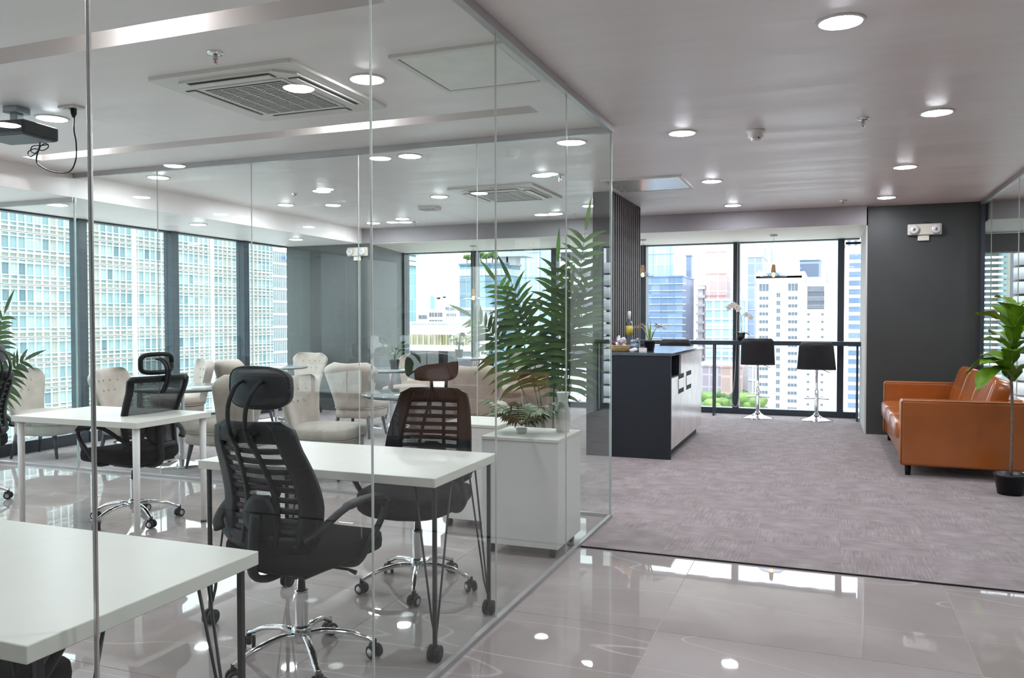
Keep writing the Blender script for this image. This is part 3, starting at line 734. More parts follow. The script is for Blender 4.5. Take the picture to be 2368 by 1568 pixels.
dup(ch, (-2.05, 1.30, 0), .05, 'black chair seat just showing under the nearest desk at bottom left')
dup(ch, (2.55, 9.6, 0), 2.2, 'dark office chair half hidden by the fig plant behind the right glass')

# ------------------------------------------------------------------ desks
def hairpin(name, par, x, y, sx_, sy_, zt):
    """square post on a caster with a V of thin rods"""
    g = bpy.data.objects.new(name, None); C.objects.link(g); g.parent = par; g.location = (x, y, 0)
    MB().rbox((-.008, -.008, .055), (.008, .008, zt), .0015, 1).obj('post', BLACKMETAL, g)
    MB().tube([(0, sy_*.16, zt-.002), (0, sy_*.028, .16), (0, sy_*.012, .10)], .0045, 6).tube([(sx_*.10, sy_*.02, zt-.002), (sx_*.02, sy_*.012, .16), (sx_*.004, sy_*.008, .10)], .0045, 6).obj('rod', BLACKMETAL, g)
    MB().tube([(-.022, 0, .034), (-.006, 0, .034)], .034, 20).tube([(.006, 0, .034), (.022, 0, .034)], .034, 20).obj('caster', BLACKPL, g)
    return g
def black_desk(label, x0, x1, y0, y1):
    t = thing('office_desk', label, 'desk', ((x0+x1)/2, (y0+y1)/2, 0), 0, 'white-topped desks on black legs')
    a, b = (x1-x0)/2, (y1-y0)/2
    MB().rbox((-a, -b, .722), (a, b, .76), .002, 1).obj('desktop', DESKTOP, t)
    for sx_ in (-1, 1):
        for sy_ in (-1, 1):
            hairpin('leg', t, sx_*(a-.025), sy_*(b-.045), -sx_, -sy_, .722)
    return t
black_desk('white-topped desk in the middle on black hairpin legs with casters', -2.65, -1.455, 2.915, 3.575)
black_desk('nearest white desk cut off at the bottom left corner', -2.70, -1.455, 1.13, 1.83)
t = thing('office_desk', 'small white desk with round white legs near the left windows', 'desk', (-4.5, 4.16, 0))
MB().rbox((-.54, -.33, .722), (.54, .33, .76), .002, 1).obj('desktop', DESKTOP, t)
for sx_ in (-1, 1):
    for sy_ in (-1, 1):
        l = MB().tube([(0, 0, .012), (0, 0, .722)], [.017, .023], 16).obj('leg', WHITEPW, t, loc=(sx_*.50, sy_*.29, 0))
        MB().lathe([(.02, .0), (.02, .012), (.012, .014)], 14).obj('leg_foot', DARKGAP, l)

# ------------------------------------------------------------------ pedestals, vase, fern
def pedestal(label, x0, x1, y0, y1, rz=0):
    t = thing('mobile_pedestal', label, 'cabinet', ((x0+x1)/2, (y0+y1)/2, 0), rz, 'white mobile pedestals'); a, b = (x1-x0)/2, (y1-y0)/2
    MB().rbox((-a+.003, -b+.003, .06), (a-.003, b-.003, .678), .002, 1).obj('cabinet_body', LAMWHITE, t)
    MB().rbox((-a, -b, .68), (a, b, .70), .002, 1).obj('cabinet_top', DESKTOP, t)
    for k in range(3):
        z0 = .07+k*.203
        d = MB().rbox((-a+.01, b, z0), (a-.01, b+.016, z0+.196), .002, 1).obj('drawer', LAMWHITE, t)
        MB().rbox((-.06, b+.016, z0+.15), (.06, b+.03, z0+.162), .003, 1).obj('drawer_handle', STEEL, d)
    for sx_ in (-1, 1):
        for sy_ in (-1, 1):
            c = MB().tube([(-.014, 0, .024), (.014, 0, .024)], .024, 16).rbox((-.012, -.02, .03), (.012, .02, .06), .004, 1).obj('caster', BLACKPL, t, loc=(sx_*(a-.05), sy_*(b-.05), 0))
pedestal('nearer white mobile pedestal with plants and vase on it, beside the glass wall', -1.92, -1.435, 4.46, 4.93)
pedestal('second white mobile pedestal behind and left of the planted one', -2.42, -2.0, 4.92, 5.36)
v = at(1312, 1002, z=.70)
t = thing('ceramic_vase', 'slender white vase with a pinched neck on the nearer pedestal', 'vase', (-1.515, 4.80, .70))
MB().lathe([(0, 0), (.040, 0), (.043, .02), (.048, .08), (.044, .13), (.030, .185), (.028, .20), (.040, .243), (.039, .247), (.025, .21), (0, .2)], 28).obj('vase_body', VASEW, t)

def blade(mb, p0, dirv, L, wd, droop=.3, n=6, fold=.15, side=None):
    """one long leaf: tapered strip with a shallow fold, a little thick"""
    d = Vector(dirv).normalized(); up = Vector((0, 0, 1))
    s = side or d.cross(up)
    if s.length < .1: s = Vector((1, 0, 0))
    s = Vector(s).normalized()
    vs = []; p = Vector(p0); fs = []
    for i in range(n+1):
        t = i/n; w_ = wd*math.sin(PI*min(1, (t*.92+.08))**.75)*.5
        nn = s.cross(d).normalized()
        vs += [p-s*w_+nn*w_*fold, p.copy(), p+s*w_+nn*w_*fold]
        if i < n:
            d = (d+Vector((0, 0, -droop/n))).normalized(); p = p+d*L/n
            s = (s-d*s.dot(d)).normalized()
    for i in range(n):
        a = i*3
        fs += [(a, a+1, a+4, a+3), (a+1, a+2, a+5, a+4)]
    mb.add(vs, fs, True)
def frond(par, base, tip_dir, L, arch, nl, leaf, m=PALMG, wd=.022, stem_r=.006, start=.28, face=None):
    """a pinnate palm leaf: arched rachis with leaflets both sides; leaflets joined (too many to part)"""
    d = Vector(tip_dir).normalized(); p = Vector(base); pts = [p.copy()]; ds = [d.copy()]
    n = 16
    for i in range(n):
        h_ = Vector((d.x, d.y, 0))
        d = (d+(Vector((0, 0, -1))*arch+h_*arch*.8)*(i/n)**1.3/n*1.8).normalized(); p = p+d*L/n; pts.append(p.copy()); ds.append(d.copy())
    fr = MB().tube(pts, [stem_r*(1-.75*i/n) for i in range(n+1)], 6).obj('frond', PALMD, par)
    b = MB()
    for k in range(nl):
        t = start+(.985-start)*k/nl; i = int(t*n); f = t*n-i; q = pts[i].lerp(pts[i+1], f); dd = ds[i]
        side = dd.cross(Vector(face) if face else Vector((0, 0, 1)))
        if side.length < .05: side = Vector((1, 0, 0))
        side.normalize(); g = k/nl
        for sg in (-1, 1):
            ln = leaf*(.62+.45*math.sin(PI*min(1, g*1.15+.12)))*random.uniform(.88, 1.1)
            fw = .38+.95*g+random.uniform(-.12, .12)
            dv = side*sg+dd*fw+Vector((random.uniform(-.08, .08), random.uniform(-.15, .15), 0))
            nrm = side.cross(dd).normalized()
            blade(b, q, dv, ln, wd*random.uniform(.85, 1.2), droop=random.uniform(.8, 1.5)*(1-.4*g), n=7, side=dv.cross(nrm))
    dv = ds[-1]; blade(b, pts[-1], dv, leaf*.9, wd, .2, 5, side=ds[-1].cross(Vector(face) if face else Vector((0, 0, 1))))
    o = b.obj('leaflets', m, fr); o['kind'] = 'stuff'
    return fr
def palm(label, loc, fr, face=(.2, -1, .1)):
    t = thing('potted_palm', label, 'plant', loc)
    MB().lathe([(0, 0), (.095, 0), (.12, .22), (.125, .22), (.125, .24), (.112, .24), (.105, .215), (0, .215)], 24).obj('pot', POTBLK, t)
    MB().lathe([(0, .216), (.103, .217), (.1, .212)], 20).obj('soil', BARK, t)
    for (bx_, by_, lx, ly_, L, arch, nl, leaf, st) in fr:
        frond(t, (bx_, by_, .2), (lx, ly_, 1), L, arch, nl, leaf, wd=.034, stem_r=.008, start=st, face=(face[0]+random.uniform(-.3, .3), face[1], face[2]))
    return t
random.seed(11)
palm('tall arching potted palm in the glass corner behind the white pedestals', (-1.98, 5.98, 0), [
    (.01, 0, .12, .05, 1.90, .10, 16, .30, .45), (0, .01, .0, .08, 1.66, .25, 15, .31, .42), (-.01, .02, -.16, .04, 1.55, .85, 15, .30, .44), (.02, .01, .14, .06, 1.55, .45, 14, .30, .42),
    (-.02, .01, -.34, .05, 1.45, 1.05, 15, .28, .50), (0, .02, .06, .12, 1.42, .2, 14, .28, .42), (.0, .0, -.22, .06, 1.62, .9, 14, .27, .50)])
palm('potted palm at the left picture edge inside the office', (-6.62, 4.75, 0), [
    (0, 0, .16, 0, 1.30, .9, 14, .26, .5), (.01, 0, .25, .05, 1.0, 1.3, 13, .24, .5), (0, .01, -.2, 0, 1.4, .7, 14, .26, .45), (0, 0, -.05, .1, 1.3, .4, 14, .26, .45)])
t = thing('table_fern', 'low fern with feathery pale leaves lying over the nearer pedestal top', 'plant', (-1.735, 4.66, .7005))
MB().lathe([(0, 0), (.028, 0), (.036, .03), (.032, .03), (0, .027)], 16).obj('pot', VASEW, t)
for k in range(11):
    az = k*2*PI/11+random.uniform(-.2, .2)
    frond(t, (0, 0, .045), (math.sin(az)*1.0, math.cos(az)*.55, random.uniform(.5, 1.1)), random.uniform(.20, .30), random.uniform(.7, 1.3), 11, .10, m=SMALLG, wd=.018, stem_r=.003, start=.2)

# ------------------------------------------------------------------ fiddle-leaf figs
def figleaf():
    b = MB(); vs = []; fs = []; n = 9; L = .27
    W_ = [0.012, .045, .062, .058, .066, .082, .088, .078, .050, .008]
    for i in range(n+1):
        t = i/n; y = L*t; z = .05*math.sin(PI*t*.9)-.05*t*t
        for j in range(-3, 4):
            u = j/3; w_ = W_[i]; vs.append((w_*u, y, z+.30*w_*abs(u)+.006*math.sin(i*2.1+j*1.7)))
    for i in range(n):
        for j in range(6):
            a = i*7+j; fs.append((a, a+1, a+8, a+7))
    b.add(vs, fs, True); return b.mesh('leaf', FIG)
def figvein():
    b = MB(); b.tube([(0, -.03, 0), (0, .0, .002), (0, .09, .036), (0, .18, .026), (0, .26, -.006)], [.003, .003, .0022, .0016, .001], 5); return b.mesh('leaf_vein', FIGV)
FL, FV = figleaf(), figvein()
def fig(label, loc, z0, z1, n, s, trunk_h, pot=(.09, .115, .17), lean=(0, 0)):
    t = thing('potted_fig', label, 'plant', loc)
    MB().lathe([(0, 0), (pot[0], 0), (pot[1], pot[2]-.02), (pot[1]+.006, pot[2]-.02), (pot[1]+.006, pot[2]), (pot[1]-.008, pot[2]), (pot[1]-.012, pot[2]-.02), (0, pot[2]-.02)], 26).obj('pot', POTBLK, t)
    MB().tube(cat([(0, 0, pot[2]-.03), (.008, .004, trunk_h*.4), (-.008, 0, trunk_h*.75), (lean[0], lean[1], trunk_h)]), .011, 8).obj('trunk', BARK, t)
    for k in range(n):
        f = k/(n-1); z = z0+(z1-z0)*f; a = k*2.4+random.uniform(-.3, .3); sc = s*random.uniform(.85, 1.15)*(1.0 if f < .85 else .8)
        o = piece('leaf', FL, t, (lean[0]*f, lean[1]*f, z), (random.uniform(.1, .5)+.5*f, random.uniform(-.3, .3), a)); o.scale = (sc,)*3
        o2 = piece('leaf_vein', FV, o, (0, 0, 0))
    return t
random.seed(21)
fg = fig('fiddle-leaf plant with glossy green leaves in a black pot before the tan sofa', (1.375, 7.42, 0), .90, 1.42, 17, 1.12, 1.42)
# the low bright leaf that reaches out towards the sofa back
lf = piece('leaf', FL, fg, (-.02, 0, 1.03), (-.15, .25, 1.50)); lf.scale = (1.15,)*3; piece('leaf_vein', FV, lf, (0, 0, 0))
lf = piece('leaf', FL, fg, (-.02, -.03, 1.0), (-.5, -.2, 2.0)); lf.scale = (1.1,)*3; piece('leaf_vein', FV, lf, (0, 0, 0))
fig('slim fig in a black pot in the lounge, hidden behind the tall palm', (-2.42, 7.80, 0), .95, 1.55, 10, .8, 1.5, pot=(.075, .095, .26))

# ------------------------------------------------------------------ lounge furniture
def make_armchair(label):
    t = thing('lounge_armchair', label, 'armchair', group='beige upholstered lounge chairs')
    def hw(v):
        w_ = .225+.125*min(1, v*1.2)**1.2
        e = max(0, (v-.70)/.30); return w_*(1-.40*e**3.2)
    def B(a, c):
        u = -1+2*a; v = c
        dz = -.012*(1-abs(u))*max(0, (v-.8)/.2)
        p = Vector((u*hw(v), -.24-.13*v+.115*abs(u)**2.2*(.55+.45*v), .36+.53*v+dz))
        return p, Vector((-.5*u*abs(u), 1, .2)).normalized()
    th = lambda a, c: .018+.075*(1-abs(2*a-1)**5)*(1-max(0, (c-.86)/.14)**2*.75)
    MB().patch(B, 20, 16, th).obj('backrest', BEIGE, t)
    def sf(p):
        return Vector((p.x*(1-.15*max(0, -p.y/.3)), p.y, p.z+.012*(1-(p.x/.3)**2)))
    MB().sellip((0, .03, .40), (.30, .31, .065), .5, .6, 32, 12, sf).obj('seat_cushion', BEIGE, t)
    MB().sellip((0, .02, .30), (.275, .285, .075), .25, .55, 28, 10, sf).obj('seat_base', BEIGE, t)
    pts = []
    for k in range(29):
        a = 2*PI*k/28; x = .288*math.copysign(abs(math.cos(a))**.6, math.cos(a)); y = .298*math.copysign(abs(math.sin(a))**.6, math.sin(a)); pts.append((x*(1-.15*max(0, -y/.3)), y+.025, .352))
    MB().tube(pts, .007, 6).obj('piping', BEIGE2, t)
    bm_ = MB().sellip((0, 0, 0), (.013, .008, .013), 1, 1, 8, 6).mesh('button', BEIGE2)
    for r, c in ((-.5, .75), (-.17, .75), (.17, .75), (.5, .75), (-.34, .56), (0, .56), (.34, .56)):
        p, n = B((r+1)/2, c); piece('button', bm_, t, p+n*(.5*th((r+1)/2, c)))
    lg = MB().tube([(0, 0, .26), (0, 0, .0)], [.023, .013], 8).mesh('leg', DARKWOOD)
    for sx_ in (-1, 1):
        for sy_ in (-1, 1):
            o = bpy.data.objects.new('leg', MB().tube([(sx_*.19, sy_*.19, .27), (sx_*.225, sy_*.235, .006)], [.024, .013], 8).mesh('leg', DARKWOOD)); C.objects.link(o); o.parent = t
    return t
AC = [  # x, y, facing angle (0 = +y), label
 (-5.28, 6.14, 1.45, 'beige lounge chair facing left, between the nearest round table and the mesh chair'),
 (-7.40, 6.02, -1.25, 'beige lounge chair at the far left by the window, dark leaf reflections over its back'),
 (-6.60, 6.36, -1.30, 'buttoned beige lounge chair directly left of the nearest round table'),
 (-7.40, 7.85, 2.5, 'beige lounge chair facing the camera behind the headrest of the left mesh chair'),
 (-6.95, 8.55, -.35, 'beige lounge chair with its back turned, beside the second dark window post'),
 (-7.25, 10.05, 3.0, 'beige lounge chair facing the camera right against the corner column'),
 (-5.15, 8.35, .1, 'beige lounge chair seen from behind in front of the potted plant table'),
 (-4.12, 6.10, -1.45, 'beige lounge chair facing right behind the big mesh chair, its long seat towards the centre'),
 (-5.45, 10.1, 3.05, 'beige lounge chair against the window light, left of the round headrest'),
 (-3.60, 8.30, .15, 'beige lounge chair seen from behind, right of the round headrest'),
 (-4.00, 10.55, 3.0, 'beige lounge chair far back under the window, right of the table plants'),
 (-2.50, 6.80, 1.25, 'beige lounge chair facing left, right behind the glass beside the palm'),
 (-4.30, 11.25, 2.9, 'farthest beige lounge chair, only its top showing under the windows')]
a0 = make_armchair(AC[0][3]); a0.location = (AC[0][0], AC[0][1], .006); a0.rotation_euler = (0, 0, AC[0][2])
for x, y, r, lb in AC[1:]: dup(a0, (x, y, .006), r, lb)
def round_table(label, x, y, r=.45, zt=.745):
    t = thing('round_table', label, 'table', (x, y, .006), 0, 'round lounge tables')
    MB().lathe([(0, zt-.022), (r-.012, zt-.022), (r, zt-.012), (r, zt-.004), (r-.004, zt), (0, zt)], 56).obj('table_top', TABLETOP, t)
    MB().lathe([(r-.02, zt-.030), (r-.004, zt-.0225), (r-.012, zt-.0222), (r-.02, zt-.024)], 56).obj('edge_band', TABLEEDGE, t)
    MB().lathe([(.036, .03), (.033, .10), (.033, zt-.03), (.08, zt-.023)], 24).obj('pedestal', CHROME, t)
    MB().lathe([(0, .0), (.27, 0), (.275, .008), (.24, .018), (.08, .032), (.04, .045), (0, .045)], 40).obj('table_base', CHROME, t)
round_table('nearest round lounge table at left, above the small white desk', -5.78, 6.14, .44)
round_table('round lounge table left of the far column, before the low window light', -7.05, 9.25, .44)
round_table('round lounge table in the centre behind the back glass, between two chairs', -3.38, 6.35, .45)
round_table('round lounge table with a potted plant before the corner column', -5.25, 9.25, .42)
round_table('round lounge table on the right, bright with window light', -3.85, 9.55, .42)
round_table('farthest round table with a big green plant under the far window', -5.05, 11.45, .36, .80)
round_table('round lounge table at left by the windows behind the buttoned chair', -7.30, 7.12, .34)

def small_plant(label, x, y, z, n=16, h=.30, seed=1):
    random.seed(seed)
    t = thing('potted_plant', label, 'plant', (x, y, z+.0005))
    MB().lathe([(0, 0), (.05, 0), (.066, .105), (.069, .105), (.069, .12), (.06, .12), (.057, .105), (0, .105)], 20).obj('pot', POTBLK, t)
    st = MB(); lv = []
    lm = MB()
    for i in range(7):
        for j in range(-2, 3):
            w_ = [.006, .035, .045, .04, .032, .018, .003][i]; u = j/2
            if i % 2 and abs(j) == 2: w_ *= .62
            lm.v.append((w_*u, .105*i/6, .012*math.sin(PI*i/6)+.2*w_*abs(u)))
    for i in range(6):
        for j in range(4): a = i*5+j; lm.f.append((a, a+1, a+6, a+5)); lm.sm.append(True)
    me = lm.mesh('leaf', SMALLG)
    for k in range(n):
        az = k*2.4; rr = random.uniform(.02, .13); zz = random.uniform(.10, h); p = Vector((rr*math.cos(az), rr*math.sin(az), .105+zz))
        st.tube([(0, 0, .10), (p.x*.4, p.y*.4, .105+zz*.6), p], .0025, 5)
        o = piece('leaf', me, t, p, (random.uniform(-.7, .2), random.uniform(-.3, .3), az-PI/2)); o.scale = (random.uniform(.8, 1.25),)*3
    st.obj('stem', PALMD, t)
small_plant('bushy green potted plant on the farthest round table beneath the window', -5.28, 11.42, .806, 20, .26, 3)
small_plant('green potted plant with drooping notched leaves, right of the round headrest', -4.02, 9.62, .751, 18, .24, 5)
small_plant('dark potted plant on the round table before the corner column', -5.22, 9.3, .751, 12, .24, 7)

# ------------------------------------------------------------------ counter
cx0, cx1, cy0, cy1, ct = -2.28, -1.42, 8.02, 10.12, 1.06
t = thing('bar_counter', 'dark counter with pale cupboard doors before the slatted wall', 'counter')
body = MB()
body.box((cx0, cy0, 0.006), (cx1-.0, cy0+.035, ct-.03))              # charcoal end panel towards the camera
body.obj('end_panel', NAVY, t)
MB().box((-2.09, cy0+.035, .10), (cx1-.022, cy0+.60, ct-.25)).box((-2.09, cy0+.035, ct-.25), (cx1-.30, cy0+.60, ct-.03)).box((-2.09, cy0+.60, .10), (cx1-.022, cy1-.03, ct-.03)).obj('carcass', NAVY, t)
MB().box((-2.09, cy0+.035, .006), (cx1-.05, cy1-.06, .10)).obj('plinth', NAVY, t)
MB().box((-2.095, cy1-.03, .10), (cx1, cy1, ct-.03)).obj('far_panel', DOORW, t)
MB().rbox((-2.095, cy0-.01, ct-.03), (cx1+.01, cy1+.01, ct), .003, 1).obj('worktop', STONE, t)
MB().box((cx1-.30, cy0+.036, ct-.25), (cx1-.015, cy0+.075, ct-.032)).obj('niche_lining', DARKGAP, t)
edges = [cy0+.04, cy0+.605, 9.09, cy1-.032]
for i, (a, b) in enumerate(zip(edges, edges[1:])):
    top = ct-.255 if i == 0 else ct-.036
    d = MB().box((cx1-.02, a+.002, .10), (cx1, b-.002, top)).obj('cupboard_door', DOORW, t)
for hy in (8.63, 9.14):
    hy0, hy1 = hy-.17, hy+.17
    r = MB().box((cx1-.001, hy0, .62), (cx1+.0015, hy1, .82)).obj('handle_recess', DARKGAP, t)
    MB().rbox((cx1+.001, hy0-.003, .668), (cx1+.006, hy1-.03, .772), .002, 1).obj('handle_plate', DOORW, r)
def item(name, label, catg, loc, group=None): return thing(name, label, catg, loc, 0, group)
t = item('snack_basket', 'woven basket of wrapped snacks at the left end of the counter', 'basket', (-1.99, 8.20, ct+.0005))
MB().lathe([(0, 0), (.10, 0), (.125, .07), (.118, .07), (.095, .01), (0, .01)], 24).obj('basket_bowl', BASKET, t)
for k in range(3): MB().lathe([(.104+k*.008, .015+k*.02), (.110+k*.008, .02+k*.02), (.106+k*.008, .026+k*.02)], 24).obj('basket_band', BASKET, t)
for k in range(7):
    a = k*2.4; s = thing('snack_packet', ['silver snack packet at the basket rim nearest the slats', 'plum snack packet low in the basket', 'silver snack packet on the left of the basket', 'pale snack packet at the front of the basket', 'plum snack packet lying on top in the basket', 'silver snack packet leaning at the right of the basket', 'topmost pale snack packet in the basket'][k], 'snack', (-1.99+.055*math.cos(a), 8.20+.055*math.sin(a), ct+.055+.012*k), a, 'snack packets in the basket')
    MB().sellip((0, 0, 0), (.05, .014, .028), .6, .7, 14, 8).obj('wrapper', SNACK2 if k % 3 == 1 else SNACK1, s); s.rotation_euler = (.4, .5-.2*k, a)
t = item('glass_jar', 'clear jar of sachets behind the snack basket on the counter', 'jar', (-1.86, 8.36, ct+.0005))
MB().lathe([(0, 0), (.055, 0), (.05, .10), (.042, .135), (.038, .135), (.045, .10), (.05, .005), (0, .005)], 24).obj('jar_glass', CLEARG, t)
MB().lathe([(0, .006), (.046, .006), (.042, .08), (0, .09)], 16).obj('sachets', SNACK1, t)
t = item('bottle', 'slim bottle with a pale cap and yellow label in front of the slats', 'bottle', (-1.95, 8.52, ct+.0005))
MB().lathe([(0, 0), (.036, 0), (.037, .01), (.037, .27), (.030, .30), (.014, .325), (.014, .35), (0, .35)], 20).obj('bottle_body', STONE, t)
MB().lathe([(.0375, .165), (.0385, .165), (.0385, .265), (.0375, .265)], 20).obj('bottle_label', YELLOWL, t)
MB().lathe([(.015, .33), (.018, .33), (.019, .41), (.012, .42), (0, .42)], 16).obj('bottle_cap', BLUECUP, t)
t = item('small_carton', 'small white and orange carton on the counter beside the plant pot', 'carton', (-1.74, 8.22, ct+.0005))
MB().rbox((-.035, -.03, 0), (.035, .03, .04), .002, 1).obj('carton_body', TISSUE, t)
MB().prism([(-.02, -.031), (.02, -.031), (.0, -.031+.02)], .041, .05).obj('carton_flap', ORANGE, t)
t = item('paper_tissue', 'crumpled white tissue on the counter between basket and carton', 'tissue', (-1.83, 8.18, ct+.0005))
MB().sellip((0, 0, .02), (.045, .03, .02), .8, .9, 14, 8, lambda p: Vector((p.x, p.y, p.z+.006*math.sin(60*p.x+40*p.y)))).obj('tissue_sheet', TISSUE, t)
t = item('dried_flower_plant', 'black pot with green blades and dried sprays on the counter', 'plant', (-1.71, 8.42, ct+.0005))
MB().lathe([(0, 0), (.042, 0), (.058, .10), (.061, .10), (.061, .11), (.052, .11), (.05, .10), (0, .10)], 20).obj('pot', POTBLK, t)
random.seed(5)
for k in range(12):
    a = random.uniform(0, 2*PI); b = MB(); blade(b, (.01*math.cos(a), .01*math.sin(a), .095), (math.cos(a)*.35, math.sin(a)*.35, 1), random.uniform(.14, .26), .012, .35, 6); b.obj('blade', GRASSG, t)
for (dx, hh) in ((-.19, .26), (-.13, .28), (.17, .26), (.10, .28)):
    b = MB(); pts = cat([(0, 0, .09), (dx*.25, .01, .20), (dx*.6, .01, hh), (dx, .0, hh-.03)]); b.tube(pts, .0018, 5)
    st = b.obj('flower_stem', DRYFLW, t)
    for q in range(5):
        c = pts[-1-q*2]; f = MB()
        for z in range(5):
            an = z*2*PI/5+q; blade(f, c, (math.cos(an), math.sin(an)*.6, .3+.5*math.sin(an*2)), .035, .014, .5, 3)
        f.obj('blossom', DRYFLW, st)

# ------------------------------------------------------------------ window ledge, stools, orchid, pendants
t = thing('window_bar_ledge', 'long dark bar ledge on slim legs along the far windows', 'bar table')
MB().rbox((-4.0, 11.88, 1.025), (.435, 12.15, 1.085), .004, 1).obj('ledge_top', DARKFRAME, t)
for x in (-3.9, -2.75, -1.50, .40):
    MB().rbox((x-.011, 11.90, .006), (x+.011, 11.93, 1.024), .003, 1).box((x-.011, 11.93, .006), (x+.011, 12.10, .03)).rbox((x-.011, 12.10, .006), (x+.011, 12.13, 1.024), .003, 1).obj('leg_frame', DARKFRAME, t)
def make_stool(label, x, y, h, rz, flare=.0):
    t = thing('bar_stool', label, 'stool', (x, y, .006), rz, 'black bar stools on chrome bases')
    MB().lathe([(0, 0), (.205, 0), (.208, .006), (.16, .018), (.08, .045), (.036, .08), (.030, .10), (0, .10)], 36).obj('stool_base', CHROME, t)
    MB().lathe([(.028, .095), (.028, .42), (.019, .425), (.019, h-.06), (.06, h-.055)], 20).obj('stool_column', CHROME, t)
    pts = [(.155*math.cos(a), -.02+.155*math.sin(a), .30) for a in np.linspace(-.2, PI+.2, 20)]
    MB().tube([(.03, 0, .30)]+pts+[(-.03, 0, .30)], .009, 8).obj('footrest', CHROME, t)
    MB().tube([(.05, 0, h-.045), (.17, -.02, h-.09)], .006, 6).obj('lift_lever', CHROME, t)
    def sf(p): p.z += .03*(abs(p.x)/.2)**2.5; return p
    MB().sellip((0, .02, h), (.205, .19, .045), .4, .5, 28, 12, sf).obj('stool_seat', LEATHERBK, t)
    fw = .015+flare
    MB().patch(lambda a, c: (Vector(((2*a-1)*(.215+fw*(1-c)-.03*max(0, (c-.85)/.15)**2), -.15-.09*c+.07*(2*a-1)**2, h-.05+.37*c)), Vector((-.2*(2*a-1), 1, .2)).normalized()), 16, 14,
        lambda a, c: .012+.04*(1-abs(2*a-1)**6)*(1-abs(2*c-1)**8)).obj('stool_back', LEATHERBK, t)
    return t
make_stool('black bar stool with a square back below the orchid', -.885, 11.86, .80, .03)
make_stool('wider black bar stool nearest the right end of the ledge', -.115, 11.86, .75, -.04, .02)
make_stool('black bar stool mostly hidden behind the counter', -2.0, 11.75, .78, .05)
t = thing('potted_orchid', 'white orchid in a dark pot on the window ledge', 'plant', (-1.13, 12.02, 1.0855))
MB().lathe([(0, 0), (.045, 0), (.062, .11), (.056, .11), (0, .10)], 20).obj('pot', POTBLK, t)
for az, L in ((-1.4, .20), (1.3, .19), (1.9, .16), (-.6, .14), (.5, .15)):
    b = MB(); blade(b, (0, 0, .10), (math.sin(az), math.cos(az)*.5-.3, .55), L, .06, 1.4, 8); b.obj('leaf', FIG, t)
pts = cat([(0, 0, .10), (.01, 0, .25), (-.03, 0, .42), (-.10, 0, .50), (-.17, 0, .46)]); st = MB().tube(pts, .003, 6).obj('flower_stem', PALMD, t)
pts2 = cat([(0, 0, .10), (-.01, 0, .24), (0, 0, .34), (.06, 0, .37), (.13, 0, .33)]); st2 = MB().tube(pts2, .003, 6).obj('flower_stem', PALMD, t)
def blossom(par, c, s=1.0):
    f = MB()
    for z in range(5):
        an = PI/2+z*2*PI/5; d = Vector((math.cos(an), -.25, math.sin(an)))
        blade(f, c, d, .048*s, .042*s, .2, 4, side=d.cross(Vector((0, 1, 0))))
    o = f.obj('blossom', ORCHIDW, par); MB().sellip((c.x, c.y-.01, c.z-.005), (.008, .008, .01), 1, 1, 8, 6).obj('blossom_lip', ORCHIDY, o)
for q in (-1, -4, -7, -10, -12): blossom(st, Vector(pts[q])+Vector((0, -.01, .01)), 1.1)
for q in (-1, -6): blossom(st2, Vector(pts2[q])+Vector((0, -.01, 0)), 1.0)
def pendant(label, x, y, zb, zt=HS-.006):
    t = thing('pendant_lamp', label, 'pendant lamp', (x, y, 0))
    MB().lathe([(0, zt-.022), (.045, zt-.022), (.05, zt-.015), (.05, zt-.001), (0, zt-.001)], 20).obj('ceiling_rose', ACWHITE, t)
    MB().tube([(0, 0, zb+.13), (0, 0, zt-.02)], .0022, 6).obj('cord', CORDM, t)
    MB().lathe([(0, zb+.135), (.018, zb+.135), (.022, zb+.125), (.030, zb+.04), (.028, zb+.03), (0, zb+.03)], 20).obj('wooden_socket', WOODS, t)
    MB().lathe([(.03, zb+.035), (.08, zb+.022), (.13, zb+.002), (.165, -.022+zb), (.162, -.026+zb), (.12, zb-.003), (.03, zb+.030)], 40).obj('glass_shade', CLEARG, t)
    MB().tube([(.164*math.cos(a), .164*math.sin(a), zb-.024) for a in np.linspace(0, 2*PI, 37)], .0035, 6).obj('shade_rim', RIMG, t)
    MB().sellip((0, 0, zb-.002), (.023, .023, .032), 1, 1, 16, 12).obj('bulb', BULB, t)
pendant('glass disc pendant with a wooden socket hanging over the bar stools', -.66, 11.4, 1.985)
pendant('glass disc pendant half hidden by the slatted wall', -2.42, 11.4, 2.02)
pendant('low glass disc pendant over the far lounge table, seen through the glass', -5.03, 11.4, 1.72)
cb = MB().tube(cat([(-1.20, 12.18, 2.5), (-1.205, 12.17, 1.4), (-1.23, 12.16, .55), (-1.27, 12.16, .25), (-1.24, 12.16, .13), (-1.18, 12.16, .18), (-1.17, 12.17, .6), (-1.175, 12.18, 2.5)], 8), .006, 5)
tag(cb.obj('blind_cord', CORDM), 'long looped blind cord hanging at the dark window post behind the orchid', 'cord')

